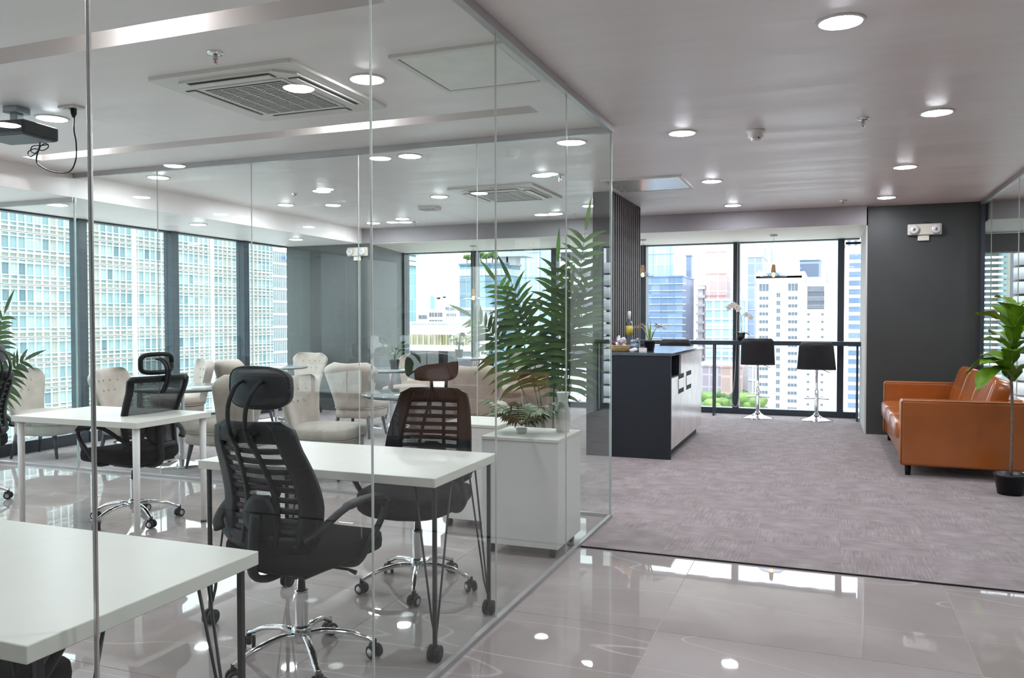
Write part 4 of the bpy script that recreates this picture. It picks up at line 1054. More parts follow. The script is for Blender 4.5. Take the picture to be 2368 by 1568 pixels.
# ------------------------------------------------------------------ emergency lights
def emergency(label, loc, rz, w_=.34):
    t = thing('emergency_light', label, 'emergency light', loc, rz)
    MB().rbox((-w_/2, -.055, -.065), (w_/2, -.001, .065), .012, 2).obj('light_housing', PLAST, t)
    for sx_ in (-1, 1):
        l = MB().tube([(sx_*(w_/2-.065), -.05, .0), (sx_*(w_/2-.065), -.085, -.003)], [.052, .056], 24).obj('lamp_head', PLAST, t)
        MB().tube([(sx_*(w_/2-.065), -.085, -.003), (sx_*(w_/2-.065), -.092, -.003)], [.050, .044], 24).obj('lamp_lens', LAMPL, l)
        MB().tube([(sx_*(w_/2-.065), -.0925, -.003), (sx_*(w_/2-.065), -.096, -.003)], [.02, .012], 14).obj('lamp_reflector', CHROME, l)
    MB().rbox((-.07, -.03, -.13), (.05, -.001, -.068), .004, 1).obj('socket_box', PLAST, t)
    MB().tube(cat([(0, -.02, .062), (.01, -.025, .085), (.05, -.02, .08), (.08, -.015, .06)]), .003, 5).obj('wire', BLACKPL, t)
emergency('twin-headed emergency light on the dark grey wall above the sofa', (1.065, 10.68, 2.44), 0, .36)
emergency('twin-headed emergency light on the corner column seen through the glass', (-6.53, 10.56, 2.40), 0, .34)

# ------------------------------------------------------------------ sofa
t = thing('leather_sofa', 'tan leather sofa along the right glass wall', 'sofa')
sx0, sx1, sy0, sy1 = .60, 1.60, 7.92, 10.32
for (a, b, lb) in ((sy0, sy0+.17, 0), (sy1-.17, sy1, 1)):
    m_ = MB().rbox((sx0+.02, a, .10), (sx1, b, .685), .028, 4); o = m_.obj('sofa_arm', TAN, t)
    MB().tube([(sx0+.024, a+.006, .115), (sx0+.024, a+.006, .66), (sx0+.04, a+.006, .678), (sx1-.03, a+.006, .681)], .006, 6).obj('arm_welt', TANPIPE, o)
MB().rbox((sx0+.05, sy0+.17, .10), (sx1, sy1-.17, .30), .02, 3).obj('sofa_base', TAN, t)
MB().rbox((sx1-.13, sy0+.1, .10), (sx1, sy1-.1, .70), .03, 3).obj('sofa_back_frame', TAN, t)
L3 = (sy1-sy0-.36)/3
for k in range(3):
    yc = sy0+.18+L3*(k+.5)
    MB().sellip((sx0+.37, yc, .385), (.385, L3/2, .09), .3, .25, 36, 14, lambda p: Vector((p.x, p.y, p.z+(.012*math.cos(p.y*5) if p.z > 0 else 0)))).obj('seat_cushion', TAN, t)
    def bk(p):
        q = Vector((p.x*math.cos(.30)+p.z*math.sin(.30)*1.0, p.y, p.z*math.cos(.30)-p.x*math.sin(.30)))
        q.x += .008*math.sin(p.y*22)*(1 if p.x < 0 else 0); return q
    MB().sellip((sx1-.21, yc, .655), (.085, L3/2+.005, .225), .42, .3, 36, 16, bk).obj('back_cushion', TAN, t)
for x in (sx0+.09, sx1-.08):
    for y in (sy0+.10, sy1-.10): MB().tube([(x, y, .006), (x, y, .105)], [.022, .028], 14).obj('sofa_foot', BLACKPL, t)

# ------------------------------------------------------------------ room beyond the right glass (shows in reflections)
t = thing('meeting_table', 'white table in the room beyond the right glass wall', 'table', (3.6, 9.0, .004))
MB().rbox((-.5, -.9, .70), (.5, .9, .74), .004, 1).obj('table_top', DESKTOP, t)
for sx_ in (-1, 1):
    for sy_ in (-1, 1): MB().rbox((sx_*.44-.02, sy_*.84-.02, 0), (sx_*.44+.02, sy_*.84+.02, .70), .003, 1).obj('leg', WHITEPW, t)
dup(ch, (3.55, 7.6, 0), .1, 'office chair at the near end of the table beyond the right glass')
t = thing('whiteboard', 'white writing board on the far side wall of the right room', 'whiteboard', (XE-.002, 6.5, 1.5))
MB().rbox((-.03, -1.0, -.6), (0, 1.0, .6), .004, 1).obj('board', WHITEBD, t); MB().rbox((-.06, -1.0, -.64), (0, 1.0, -.605), .004, 1).obj('tray', CHANNEL, t)

# ------------------------------------------------------------------ the city outside
GZ = -46.0
def facade_bars(par, axis, pos, a0, a1, z0, z1, hz, vs_, m, hw_=.10, vw=.07, out=.18, hname='floor_band', vname='mullion'):
    """horizontal bands and upright mullions standing proud of a facade"""
    b = MB(); c = MB()
    for z in hz:
        if z0 <= z <= z1:
            if axis == 'Y': b.box((a0, pos-out, z-hw_), (a1, pos+.05, z+hw_))
            else: b.box((pos-.05, a0, z-hw_), (pos+out, a1, z+hw_))
    for v in vs_:
        if axis == 'Y': c.box((v-vw, pos-out*.7, z0), (v+vw, pos+.05, z1))
        else: c.box((pos-.05, v-vw, z0), (pos+out*.7, v+vw, z1))
    if b.v: b.obj(hname, m, par)['kind'] = 'stuff'
    if c.v: c.obj(vname, m, par)['kind'] = 'stuff'
def fr_(a, b, s):
    out = []; v = a
    while v <= b+1e-6: out.append(v); v += s
    return out
CM_ = {}
def cmat(key, c1, c2=None, mort=None, bw=1.5, bh=3.2, ms=.08, rough=.3, spec=.3):
    if key not in CM_:
        CM_[key] = panel_glass(key, c1, c2 or c1, mort or c1, bw, bh, ms, rough, spec)
    return CM_[key]
def tower(label, px0, px1, ytop, Y, m, D=20, bands=None, mull=None, barm=None, hw_=.12, vw=.08, roof=None, z1=None, zb=GZ, out=.18):
    if px1 < 1640:      # the side wall shows too: front plus side together span px0..px1
        D = min(D, .25*(px1-px0)*Y/(1913-px1)); px1 = 1913-(1913-px1)*(Y+D)/Y
    if px0 > 2100:
        D = min(D, .2*(px1-px0)*Y/(px0-1913))
    x0 = at(px0, 700, Y=Y).x; x1 = at(px1, 700, Y=Y).x
    zt = z1 if z1 is not None else at((px0+px1)/2, ytop, Y=Y).z
    t = thing('tower_block', label, 'building', ((x0+x1)/2, Y+D/2, 0), 0, None)
    ox, oy = (x0+x1)/2, Y+D/2
    MB().box((x0-ox, -D/2, zb), (x1-ox, D/2, zt)).obj('facade_body', m, t)
    if bands or mull:
        facade_bars(t, 'Y', -D/2, x0-ox, x1-ox, max(zb, -40), zt, fr_(zt, zt, 1)+[zt-k*bands for k in range(1, int((zt+40)/bands))] if bands else [], fr_(x0-ox, x1-ox, mull) if mull else [], barm, hw_, vw, out)
    MB().box((x0-ox-.2, -D/2-.2, zt), (x1-ox+.2, D/2+.2, zt+.35)).obj('parapet', barm or m, t)
    t['px'] = 0; del t['px']
    t['deep'] = D
    return t, x0, x1, zt, ox, oy
WB = mat('city_white_concrete', (.66, .66, .65), .8, var=.03, scale=.2)  # pale city colours from here on have the distance haze put into them
WB2 = mat('city_pale_grey', (.44, .44, .46), .8, var=.05, scale=.2)
WB3 = mat('city_mid_grey', (.13, .135, .155), .8, var=.05, scale=.2)
PALEFR = mat('city_pale_frame', (.50, .55, .56), .6, var=.03)
BLUEFR = mat('city_blue_frame', (.26, .33, .42), .6, var=.03)
GL_TEAL = cmat('city_teal_glass', (0.209, 0.358, 0.371), (0.290, 0.452, 0.466), (0.398, 0.533, 0.533), 1.6, 3.2, .12)
GL_BLUE = cmat('city_blue_glass', (0.277, 0.412, 0.587), (0.358, 0.506, 0.668), (0.479, 0.614, 0.749), 3.0, 4.0, .14)
GL_DARK = cmat('city_dark_blue_glass', (0.121, 0.182, 0.277), (0.196, 0.277, 0.385), (0.155, 0.223, 0.317), 2.2, 2.6, .1)
GL_GARD = cmat('city_slate_glass', (0.101, 0.182, 0.250), (0.236, 0.358, 0.412), (0.182, 0.277, 0.344), 2.0, 3.4, .12)
GL_PALE = cmat('city_pale_glass', (0.371, 0.506, 0.587), (0.466, 0.601, 0.668), (0.695, 0.776, 0.830), 3.0, 3.4, .16)
GL_PINK = cmat('city_rose_glass', (0.533, 0.331, 0.317), (0.614, 0.398, 0.371), (0.695, 0.533, 0.506), 2.4, 3.0, .16)
GL_ROW = cmat('city_banded_glass', (0.223, 0.331, 0.425), (0.317, 0.439, 0.519), (0.425, 0.560, 0.641), 2.0, 6.4, .3)
BRICK_ = cmat('city_brown_facade', (0.290, 0.196, 0.182), (0.344, 0.250, 0.223), (0.398, 0.317, 0.290), 2.0, 3.0, .25)
SLATEG = cmat('city_grey_tower', (0.209, 0.250, 0.344), (0.250, 0.290, 0.398), (0.317, 0.358, 0.452), 5.0, 3.2, .15)
WINP = mat('city_window_pane', (.11, .14, .17), .25, var=.25, scale=.6)
GREEN1 = mat('tree_foliage_light', (.13, .21, .055), .8, var=.35, scale=.8)
GREEN2 = mat('tree_foliage_dark', (.09, .155, .05), .8, var=.35, scale=.8)
sbox('ground', (-700, 20, GZ-1), (500, 900, GZ), mat('city_ground', (.42, .42, .40), .9, scale=.02))

# --- 1: long hotel slab across the left windows, plane x = -91
HX = -91.0
t = thing('hotel_block', 'long pale gridded apartment block filling the left windows', 'building', (HX-9, 86, 0))
def hl(b, lo, hi): return b.box((lo[0]-(HX-9), lo[1]-86, lo[2]), (hi[0]-(HX-9), hi[1]-86, hi[2]))
SPAN = mat('hotel_spandrel_panel', (.33, .335, .30), .6, var=.05, scale=.4)
HFR = mat('hotel_white_frame', (.66, .68, .66), .5, var=.02)
# pane glass: tint differs from pane to pane, some show curtains
m_, tt_, oo_ = nodes('hotel_window_glass'); b_ = N(tt_, 'ShaderNodeBsdfPrincipled', Roughness=.2)
oi_ = N(tt_, 'ShaderNodeObjectInfo'); tt_.links.new(ramp(tt_, oi_.outputs['Random'], [(0, (.09, .15, .18)), (.25, (.15, .24, .26)), (.5, (.21, .31, .32)), (.75, (.27, .36, .36)), (1, (.36, .42, .40))]), b_.inputs['Base Color'])
b_.inputs['Specular IOR Level'].default_value = .35
tt_.links.new(b_.outputs[0], oo_.inputs[0]); HGL = m_
HGL2 = cmat('hotel_far_glass', (.16, .25, .27), (.27, .35, .35), (.50, .52, .51), 1.08, 1.2, .05)
y0h, y1h, colw, st = 67.2, 119.0, 1.085, 3.2
zt0 = 28.0
hl(MB(), (HX-18, -140, GZ), (HX-.35, y1h, zt0)).obj('facade_body', SPAN, t)
hl(MB(), (HX-.36, -140, GZ), (HX-.2, y0h-1.6, zt0)).obj('unseen_facade', HGL2, t)  # unseen continuation added to keep open sky out of the glass reflections
cols = fr_(y0h, y1h-.01, colw)
storeys = [zt0-st*(k+1) for k in range(14)]
fb = MB(); vb = MB(); sp_ = MB(); far = MB(); upper = MB()
for z in storeys:
    for dz, h in ((0, .07), (.62, .07), (1.12, .05), (2.62, .05), (3.12, .08)):
        hl(fb, (HX-.36, y0h-.1, z+dz-h), (HX-.02, y1h, z+dz+h))
for i, y in enumerate(cols): hl(vb, (HX-.36, y-.05, GZ), (HX-.05, y+.05, zt0))
hl(vb, (HX-.4, y0h-1.6, GZ), (HX+.2, y0h-.2, zt0)); 
for yy in (88.0, 103.6): hl(vb, (HX-.4, yy-.22, GZ), (HX+.3, yy+.22, zt0))
fb.obj('floor_band', HFR, t)['kind'] = 'stuff'; vb.obj('mullion', HFR, t)['kind'] = 'stuff'
pm = MB().box((-.02, -colw/2+.05, -.72), (.02, colw/2-.05, .72)).mesh('window_pane', HGL)
random.seed(8); cnt = 0
for k, z in enumerate(storeys):
    for i, y in enumerate(cols):
        if z > 20 or z < -24: continue
        blind = (i % 12) in (0, 1, 7)
        if blind and i > 2: continue
        if i < 30 and cnt < 300 and z > -14 and z < 17:
            piece('window_pane', pm, t, (HX-.28-(HX-9), y+colw/2-86, z+1.87)); cnt += 1
        else: hl(far, (HX-.3, y+.05, z+1.17), (HX-.26, y+colw-.05, z+2.57))
        hl(upper, (HX-.3, y+.05, z+2.67), (HX-.26, y+colw-.05, z+3.04)); hl(upper, (HX-.3, y+.05, z+.69), (HX-.26, y+colw-.05, z+1.07))
far.obj('far_window_pane', HGL2, t)['kind'] = 'stuff'; upper.obj('transom_pane', HGL2, t)['kind'] = 'stuff'

# --- 2: lavender-white slab with small square windows and a blue sign, plane x = -170
VX = -170.0
ya, yb_ = at(600, 700, X=VX).y, at(684, 700, X=VX).y
zc = at(655, 582, X=VX).z
WB2_ = WB2; WB2 = mat('city_greyed_white', (.36, .37, .39), .8)  # greyer white for this slab
t = thing('tower_block', 'white tower with rows of small square windows and a blue rooftop sign', 'building', (VX-10, (ya+yb_)/2, 0))
oy = (ya+yb_)/2
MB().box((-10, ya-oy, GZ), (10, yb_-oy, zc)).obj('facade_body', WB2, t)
fb = MB(); vb = MB(); wn = MB()
nst = int((zc+30)/4.2)
for k in range(nst): fb.box((9.9, ya-oy, zc-k*4.2-.35), (10.35, yb_-oy, zc-k*4.2+.35))
sp2 = (yb_-oy-(ya-oy))/20
for i in range(21): vb.box((9.9, ya-oy+i*sp2-.32*sp2, -35), (10.2, ya-oy+i*sp2+.32*sp2, zc))
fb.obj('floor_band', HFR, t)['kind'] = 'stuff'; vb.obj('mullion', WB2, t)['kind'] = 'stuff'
for k in range(1, nst):
    for i in range(20):
        if (i*7+k*5) % 9: wn.box((10.0, ya-oy+(i+.36)*sp2, zc-k*4.2+.6), (10.06, ya-oy+(i+.64)*sp2, zc-k*4.2+2.4))
wn.obj('window', WINP, t)['kind'] = 'stuff'
def sign(txt, loc, size, m, par, rot, name='sign_letters'):
    cu = bpy.data.curves.new(name, 'FONT'); cu.body = txt; cu.size = size; cu.extrude = .08*size; cu.align_x = 'LEFT'; cu.materials.append(m)
    tmp = bpy.data.objects.new('tmp', cu); me = bpy.data.meshes.new_from_object(tmp); bpy.data.objects.remove(tmp); o = bpy.data.objects.new(name, me); C.objects.link(o); o.parent = par; o.location = loc; o.rotation_euler = rot; return o
SIGNB = mat('blue_sign', (.10, .22, .75), .5); SIGNP = mat('pale_blue_sign', (.40, .52, .72), .5)
p1 = at(653, 599, X=VX+.6); p2 = at(660.5, 600, X=VX+.6)
sz = (at(655, 592, X=VX).z-at(655, 600, X=VX).z)*1.35
sign('W', (p1.x-(VX-10), p1.y-oy, p1.z), sz, SIGNB, t, (PI/2, 0, PI/2))
sign('CIT', (p2.x-(VX-10), p2.y-oy, p2.z), sz, SIGNP, t, (PI/2, 0, PI/2))

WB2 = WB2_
# --- 3: towers seen through the far windows, left to right
t, x0, x1, zt, ox, oy = tower('teal glass tower with stacked cornices right of the corner column', 880, 966, 583, 180, GL_TEAL, 25, 3.2, 4.4, PALEFR, .06, .14)
for py_, e in ((583, .9), (597, .5), (609, .8)):
    zz = at(960, py_, Y=180).z; MB().box((x0-ox-e, -t['deep']/2-e, zz-.5), (x1-ox+e, t['deep']/2+e, zz+.5)).obj('cornice', PALEFR, t)
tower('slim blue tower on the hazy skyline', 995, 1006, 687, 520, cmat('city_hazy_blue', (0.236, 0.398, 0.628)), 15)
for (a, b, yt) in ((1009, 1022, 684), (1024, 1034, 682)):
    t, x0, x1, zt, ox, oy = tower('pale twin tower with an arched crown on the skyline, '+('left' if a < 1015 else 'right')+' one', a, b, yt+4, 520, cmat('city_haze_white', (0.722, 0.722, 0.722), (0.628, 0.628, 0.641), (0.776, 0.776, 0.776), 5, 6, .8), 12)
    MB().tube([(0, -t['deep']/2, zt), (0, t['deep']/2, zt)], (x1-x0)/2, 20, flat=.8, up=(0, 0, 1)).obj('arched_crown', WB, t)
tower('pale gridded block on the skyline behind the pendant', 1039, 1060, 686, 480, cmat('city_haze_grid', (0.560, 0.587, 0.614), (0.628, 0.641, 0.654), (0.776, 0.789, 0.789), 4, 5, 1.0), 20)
for (a, b, yt, Y, lb) in ((968, 995, 724, 360, 'white flats with dark balconies low on the skyline, beside the teal tower'), (992, 1034, 718, 340, 'wide white flats with arched balconies low on the skyline'), (1030, 1064, 706, 400, 'stepped white flats behind the blank white block')):
    t, x0, x1, zt, ox, oy = tower(lb, a, b, yt, Y, WB, 18, 3.4, (at(b, 700, Y=Y).x-at(a, 700, Y=Y).x)/3, WB, .5, .5)
    wn = MB()
    n = 5
    for k in range(6):
        for i in range(n): 
            w_ = (x1-x0)/n; wn.box((x0-ox+(i+.14)*w_, -t['deep']/2-.3, zt-3.4*k-3.0), (x0-ox+(i+.86)*w_, -t['deep']/2-.05, zt-3.4*k-1.0))
    wn.obj('balcony_opening', WB3, t)['kind'] = 'stuff'
t, x0, x1, zt, ox, oy = tower('low white building with a pierced screen facade below the skyline', 948, 1140, 749, 115, cmat('city_screen_tile', (0.695, 0.702, 0.668), (0.749, 0.749, 0.722), (0.533, 0.547, 0.533), .62, .62, .05), 22)
zl = at(1040, 774, Y=115).z; zl2 = at(1040, 798, Y=115).z; zl3 = at(1040, 806, Y=115).z
sc = MB(); W_ = x1-x0
nfin = 64; F_ = -t['deep']/2
for i in range(nfin): 
    xx = x0-ox+W_*i/nfin; sc.box((xx+.08*(i % 3), F_-.5, zl2), (xx+W_/nfin*.5+.08*(i % 2), F_, zl))
sc.obj('screen_fin', mat('city_ochre_screen', (.42, .37, .22), .8, var=.3, scale=.5), t)['kind'] = 'stuff'
MB().box((x0-ox-.3, F_-.9, zl2-.9), (x1-ox+.3, F_+.1, zl2)).obj('ledge_band', WB, t)
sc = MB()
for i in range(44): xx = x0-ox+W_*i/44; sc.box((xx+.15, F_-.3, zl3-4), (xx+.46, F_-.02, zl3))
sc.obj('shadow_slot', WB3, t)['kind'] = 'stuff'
t, x0, x1, zt, ox, oy = tower('narrow cream wing with ochre bands beside the screen building', 928, 948, 750, 112, WB, 20)
for py_ in (758, 772, 786):
    zz = at(940, py_, Y=112).z; MB().box((x0-ox, -t['deep']/2-.2, zz-.45), (x1-ox, -t['deep']/2+.05, zz+.45)).obj('ochre_band', mat('city_ochre', (.55, .45, .16), .8) if 'city_ochre' not in MATS else MATS['city_ochre'], t)
tower('blank white block on the roof behind the screen building', 1030, 1085, 736, 150, WB, 12)
# garden tower
t, x0, x1, zt, ox, oy = tower('dark glass tower with a green roof garden behind the pendant', 1063, 1208, 612, 160, GL_GARD, 30, 3.4, None, GL_GARD, .1, .08)
z2 = at(1120, 622, Y=160).z; z3 = at(1120, 637, Y=160).z
G_ = -t['deep']/2; MB().box((x0-ox, G_-.25, z3), (x1-ox+.15, -G_, z2)).obj('pale_band', cmat('city_pale_band', (0.479, 0.614, 0.560), (0.560, 0.668, 0.587), (0.236, 0.317, 0.344), .9, 9, .12), t)
z2 = at(1160, 714, Y=160).z; MB().box((-6, G_-1.2, z2-.25), (x1-ox, G_, z2+.25)).obj('terrace_slab', WB, t)
for px_ in (1128, 1145): 
    xx = at(px_, 700, Y=160).x-ox; MB().box((xx-.9, G_-.6, z2-7), (xx+.9, G_, z2)).obj('terrace_column', WB2, t)
zr = at(1180, 589, Y=160).z
MB().box((at(1150, 700, Y=160).x-ox, G_, zr-.35), (at(1214, 700, Y=160).x-ox, 2, zr+.35)).obj('roof_canopy', WB2, t)
for px_ in (1160, 1178): xx = at(px_, 700, Y=160).x-ox; MB().box((xx-1.1, G_+1, zt-.2), (xx+1.1, -.5, zr)).obj('canopy_column', WB2, t)
def blob_tree(label, x, y, zbase, h, r, m, seed, trunk=True, squash=.8):
    random.seed(seed)
    t = thing('tree', label, 'tree', (x, y, zbase))
    MB().tube([(0, 0, 0), (0, 0, h-r*.6)], r*.09, 8).obj('trunk', BARK, t)
    b = MB()
    for k in range(16):
        a = k*2.4; rr = r*.62*math.sqrt((k+.5)/16); c = (rr*math.cos(a), rr*math.sin(a), h-r*.7+random.uniform(-.25, .35)*r)
        q = r*random.uniform(.28, .45)
        b.sellip(c, (q, q, q*squash), 1, 1, 10, 7, lambda p: p*(1+.16*math.sin(9*p.x/q+k)*math.cos(7*p.y/q)+.1*math.sin(13*p.z/q)))
    b.obj('crown', m, t)
for i, (px_, r) in enumerate(((1080, 2.2), (1092, 2.0), (1112, 2.8), (1125, 2.4), (1139, 2.9), (1150, 2.0), (1162, 2.3))):
    p = at(px_, 612, Y=163.2); blob_tree(['leftmost rounded shrub of the roof garden', 'second small shrub of the roof garden from the left', 'tall shrub of the roof garden right of the window post', 'roof garden shrub in the middle of the row', 'largest bright shrub of the roof garden', 'small roof garden shrub left of the canopy', 'roof garden shrub under the canopy edge'][i], p.x, 163.2, zt+.36, r*1.05, r*.5, GREEN1, i+3)
tower('beige tower standing behind the roof garden', 1100, 1150, 500, 260, cmat('city_beige_lines', (0.560, 0.547, 0.519), (0.601, 0.587, 0.560), (0.425, 0.425, 0.425), 2.5, 6, .2), 20)
tower('tall pale blue glass tower behind the palm', 1150, 1285, 470, 210, GL_PALE, 25, 6.8, 4.2, BLUEFR, .1, .1)
t, x0, x1, zt, ox, oy = tower('white banded tower with curved balconies behind the palm tips', 1296, 1378, 500, 140, WB3, 20)
for k in range(30):
    zz = 40-k*2.9; MB().box((x0-ox-1, -t['deep']/2-1.4, zz-.62), (x1-ox+.3, t['deep']/2, zz+.62)).obj('balcony_band', WB, t)
# low white building with the V sign
t, x0, x1, zt, ox, oy = tower('low white office building with a blue V sign below the palm', 1222, 1400, 868, 84, WB, 16); K_ = -t['deep']/2
for (a, b, c, d) in ((1240, 1262, 892, 922), (1332, 1348, 895, 912), (1356, 1363, 895, 912), (1310, 1322, 895, 912)):
    p = at(a, d, Y=84); q = at(b, c, Y=84); f = MB().box((p.x-ox, K_-.12, p.z), (q.x-ox, K_+.02, q.z)).obj('window_frame', PALEFR, t)
    n = 3
    for i in range(n): MB().box((p.x-ox+(q.x-p.x)*(i+.08)/n, K_-.16, p.z+.1), (p.x-ox+(q.x-p.x)*(i+.92)/n, K_-.13, q.z-.1)).obj('window_pane', GL_TEAL, f)
for a in (1341, 1358, 1375):
    p = at(a-2.5, 929, Y=84); q = at(a+2.5, 924, Y=84); MB().box((p.x-ox, K_-.05, p.z), (q.x-ox, K_+.05, q.z)).obj('small_window', WINP, t)
p = at(1265, 899, Y=84); hz_ = at(1265, 883, Y=84).z-p.z
sign('V', (p.x-ox, K_-.2, p.z), hz_*1.4, SIGNB, t, (PI/2, 0, 0))
p = at(1266, 907, Y=84); sign('PAC', (p.x-ox, K_-.2, p.z), hz_*.38, SIGNP, t, (PI/2, 0, 0))

# --- 4: towers right of the counter
tower('tall pale blue glass tower at the left of the bar windows', 1470, 1587, 480, 280, GL_BLUE, 30, 8, 6, BLUEFR, .10, .14)
t, x0, x1, zt, ox, oy = tower('darker blue office tower with pale floor dashes behind the counter', 1495, 1606, 641, 215, GL_DARK, 25)
fb = MB()
for k in range(1, 22):
    for i in range(3):
        a = x0-ox+.8+i*3.3; fb.box((a, -t['deep']/2-.25, zt-k*1.78-.09), (a+3.0, -t['deep']/2+.05, zt-k*1.78+.09))
fb.obj('floor_dash', PALEFR, t)['kind'] = 'stuff'
tower('dark sliver tower beside the pale blue tower', 1586, 1601, 592, 250, cmat('city_dark_sliver', (0.141, 0.196, 0.290), (0.209, 0.277, 0.385), (0.182, 0.250, 0.344), 3, 4, .2), 15)
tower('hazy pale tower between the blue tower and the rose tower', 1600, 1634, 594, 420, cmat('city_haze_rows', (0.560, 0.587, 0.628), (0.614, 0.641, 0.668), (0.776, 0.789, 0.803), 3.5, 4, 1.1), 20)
t, x0, x1, zt, ox, oy = tower('slim tower with white balcony bands left of the rose tower', 1614, 1633, 662, 240, cmat('city_band_dark', (0.371, 0.371, 0.398)), 16)
for k in range(22):
    zz = zt-k*2.48-.5; MB().box((x0-ox-.4, -t['deep']/2-1.2, zz-.38), (x1-ox+.4, t['deep']/2, zz+.38)).obj('balcony_band', WB, t)
for f_ in (.32, .68): xx = x0-ox+(x1-x0)*f_; MB().box((xx-.32, -t['deep']/2-.6, -45), (xx+.32, -t['deep']/2+.1, zt)).obj('pier', WB, t)
tower('rose-tinted tower with a gridded front', 1633, 1680, 480, 230, GL_PINK, 20, 6, None, GL_PINK, .2, z1=None)
tower('blue side tower joined to the rose tower', 1679, 1706, 490, 256, cmat('city_blue_rows', (0.209, 0.317, 0.452), (0.344, 0.466, 0.587), (0.560, 0.668, 0.749), 2.4, 2.9, .25), 18)
tower('teal office block with ribbon windows below the rose tower', 1632, 1706, 694, 205, GL_ROW, 20, 2.3, None, PALEFR, .22)
tower('brown brick block low behind the bar ledge', 1606, 1668, 848, 175, cmat('city_mauve_grid', (0.290, 0.250, 0.290), (0.344, 0.304, 0.344), (0.425, 0.385, 0.412), 1.6, 2.6, .2), 20)
tower('red-brown block low behind the orchid stool', 1668, 1718, 850, 150, BRICK_, 12)
tower('pale low block between the brown block and the white tower', 1716, 1752, 846, 170, WB2, 20, 2.8, 2.2, WB, .2, .15)
tower('very pale glass tower right of the bar window post', 1700, 1731, 480, 284, cmat('city_frost_glass', (0.479, 0.587, 0.695), (0.533, 0.641, 0.736), (0.641, 0.749, 0.830), 3, 4, .2), 20)
tower('slate grey tower half hidden behind the white residence', 1729, 1762, 594, 225, SLATEG, 20, 7, None, WB2, .12)
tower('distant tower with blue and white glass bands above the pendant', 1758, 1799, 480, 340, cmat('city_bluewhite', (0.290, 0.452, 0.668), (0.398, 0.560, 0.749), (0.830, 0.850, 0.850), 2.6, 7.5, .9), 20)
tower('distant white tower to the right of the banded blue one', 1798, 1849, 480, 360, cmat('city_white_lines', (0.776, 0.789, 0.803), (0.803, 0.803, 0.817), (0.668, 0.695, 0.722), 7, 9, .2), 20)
t, x0, x1, zt, ox, oy = tower('dark slate office block with a ribbed plant room on its roof', 1849, 1897, 603, 290, cmat('city_slate_block', (0.115, 0.141, 0.196), (0.141, 0.182, 0.236), (0.223, 0.290, 0.358), 7, 5, .35), 20)
MB().box((x0-ox+.5, -8, zt), (x1-ox-4, 8, at(1870, 590, Y=290).z)).obj('plant_room', cmat('city_ribbed', (0.425, 0.412, 0.412), (0.479, 0.466, 0.466), (0.587, 0.574, 0.574), 1.5, 30, .3), t)
tower('pale sky-blue tower left of the thick window post', 1910, 1950, 480, 300, cmat('city_sky_glass', (0.425, 0.560, 0.722), (0.492, 0.628, 0.776), (0.614, 0.722, 0.830), 4, 5, .3), 20)
# white residence in steps
RY = 150
t, x0, x1, zt, ox, oy = tower('big white residential tower in the right bar window', 1748, 1854, 643, RY, WB, 22)
RW = mat('residence_white', (.86, .86, .85), .7, var=.01)
t.children[0].data.materials[0] = RW
def rx(px_): return at(px_, 700, Y=RY).x-ox
def rz(py_): return at(1840, py_, Y=RY).z
MB().box((x0-ox, -11.2, rz(643)), (x1-ox, -8, rz(628))).obj('parapet_band', WB2, t)
MB().box((rx(1751), -9, rz(630)), (rx(1755), -6, rz(622))).obj('chimney', WB2, t)
MB().box((rx(1854), -11.3, GZ), (rx(1861), 8, rz(628))).obj('service_strip', WB2, t)
MB().box((rx(1861), -10.6, GZ), (rx(1915), 8, rz(652))).obj('right_wing', RW, t)
MB().box((rx(1861), -10.9, rz(652)), (rx(1915), 6, rz(642))).obj('parapet_band', WB2, t)
MB().box((rx(1915), -11.2, GZ), (rx(1924), 8, rz(634))).obj('service_strip', WB2, t)
MB().box((rx(1924), -10.9, GZ), (rx(1956), 8, rz(651))).obj('end_wing', RW, t)
MB().box((rx(1924), -11.1, rz(651)), (rx(1958), 6, rz(640))).obj('parapet_band', WB2, t)
MB().box((rx(1804), -11.05, GZ), (rx(1805), -10.9, rz(643))).obj('wall_joint', WB2, t)
def winm(w_, h_, nx_, transom):
    f = MB().box((-w_/2, -.10, -h_/2), (w_/2, 0, h_/2)).mesh('window', WB2)
    p = MB()
    for i in range(nx_):
        a = -w_/2+w_*(i+.10)/nx_; b = -w_/2+w_*(i+.90)/nx_
        p.box((a, -.14, -h_/2+.12), (b, -.11, h_/2-.12))
    return f, p.mesh('window_pane', WINP)
pxm = RY/1883*1.09
sm_f, sm_p = winm(18*pxm, 8.6*pxm, 3, 0); bg_f, bg_p = winm(19*pxm, 17*pxm, 3, 0); sv_f, sv_p = winm(7.5*pxm, 11*pxm, 2, 0); ti_f, ti_p = winm(5.5*pxm, 6*pxm, 1, 0)
def win(me, pe, px_, py_, yo=-11.0):
    o = piece('window', me, t, (rx(px_), yo, rz(py_))); piece('window_pane', pe, o, (0, 0, 0))
for px_, (fm, pm_) in ((1766.5, (sm_f, sm_p)), (1833.5, (sm_f, sm_p))):
    win(bg_f, bg_p, px_, 664)
    for k in range(15): win(sm_f, sm_p, px_, 689+k*18.35)
for k in range(16): win(sv_f, sv_p, 1800, 682+k*18.4)
MB().box((rx(1867), -10.75, rz(715)), (rx(1906), -10.55, rz(662))).obj('ribbon_panel', WB3, t)
for py_, h in ((668, 6), (691, 4.5), (709, 3.5)):
    f = MB().box((rx(1868), -10.85, rz(py_+h)), (rx(1905.5), -10.7, rz(py_-h))).obj('ribbon_window', WB2, t)
    for i in range(8): MB().box((rx(1868.6+i*4.6), -10.9, rz(py_+h-.8)), (rx(1868.6+i*4.6+3.6), -10.86, rz(py_-h+.8))).obj('window_pane', WINP, f)
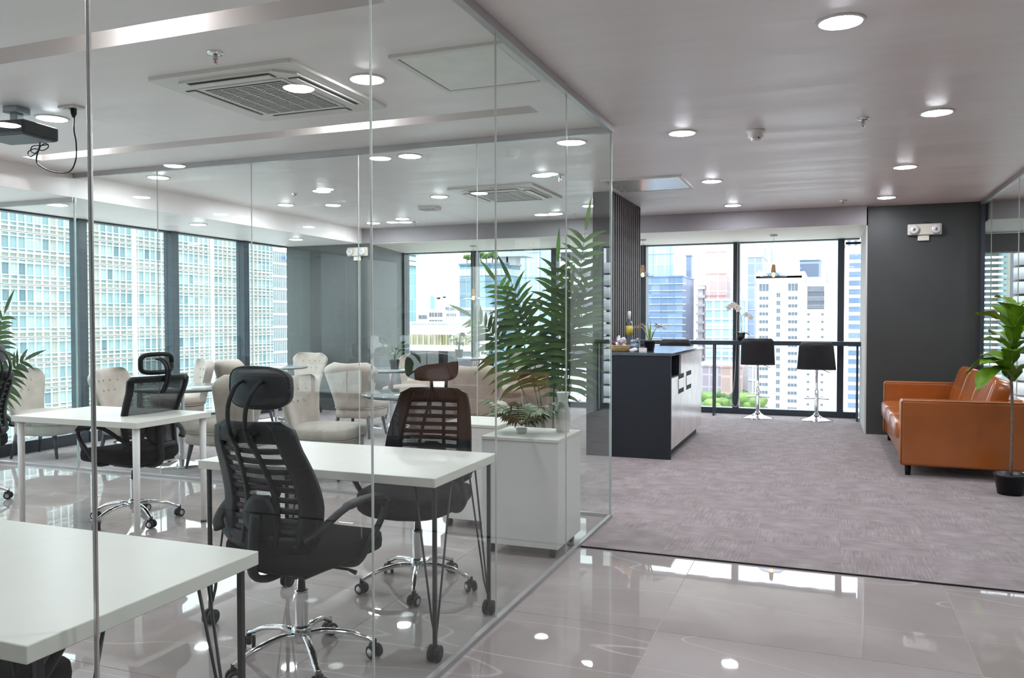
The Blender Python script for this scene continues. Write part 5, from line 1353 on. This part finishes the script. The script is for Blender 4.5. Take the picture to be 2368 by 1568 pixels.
for k in range(14):
    for px_ in (1870, 1902): win(ti_f, ti_p, px_, 727+k*17.3, -10.6)
for k in range(15): win(ti_f, ti_p, 1951, 670+k*18, -10.9)
t, x0, x1, zt, ox, oy = tower('black and white banded tower beside the right window reveal', 1954, 2010, 565, 128, RW, 18)
for k in range(23):
    zz = at(1975, 594+k*20.2, Y=128).z; MB().box((x0-ox+.5, -9.15, zz-.42*.9), (x1-ox, -8.9, zz+.42*.9)).obj('window_band', GL_DARK, t)
MB().box((x0-ox, -9.2, zt-.2), (x1-ox, 9, zt+6)).obj('ribbed_crown', cmat('city_ribbed_crown', (0.155, 0.169, 0.223), (0.182, 0.196, 0.250), (0.560, 0.574, 0.614), .9, 30, .25), t)
# --- 5: towers beyond the right-hand glass room
t, x0, x1, zt, ox, oy = tower('beige apartment tower with pale balconies beyond the right glass', 2272, 2352, 440, 110, cmat('city_beige_tower', (.36, .345, .28), (.39, .37, .30), (.28, .27, .24), 4, 6, .06), 18)
for k in range(34):
    zz = at(2290, 545+k*12.9, Y=110).z
    E_ = -t['deep']/2; MB().box((x0-ox-.2, E_-1.2, zz-.13), (x0-ox+1.9, E_, zz+.13)).obj('balcony_slab', WB, t)
    MB().box((x0-ox+.3, E_-.15, zz-.55), (x0-ox+1.0, E_+.05, zz-.15)).obj('balcony_window', GL_TEAL, t)
    MB().box((x1-ox-2.0, E_-.15, zz-.5), (x1-ox-1.1, E_+.05, zz-.05)).obj('window', GL_TEAL, t)
t, x0, x1, zt, ox, oy = tower('grey tower with rounded balconies at the right picture edge', 2353, 2440, 440, 80, WB3, 16)
for k in range(16):
    zz = at(2362, 600+k*33, Y=80).z; MB().lathe([(0, -.5), (2.2, -.5), (2.2, .5), (0, .5)], 24, (x0-ox+1.9, -t['deep']/2, zz)).obj('balcony', WB2, t)
# --- 6: trees at street level between the blocks
for i, (px_, py_, Y, r, lb) in enumerate(((1614, 922, 152, 4.0, 'leafy tree crown at the foot of the towers, left of the ledge leg'), (1652, 925, 138, 2.7, 'small bright tree crown between the slim ledge posts'),
        (1696, 916, 152, 3.7, 'tree crown beside the dark window post behind the stools'), (1738, 922, 139, 3.0, 'tree crown at the foot of the white residence'))):
    p = at(px_, py_-10, Y=Y); blob_tree(lb, p.x, Y, GZ, p.z-GZ+r*.2, r, GREEN1 if i % 2 else GREEN2, 30+i, squash=.8)
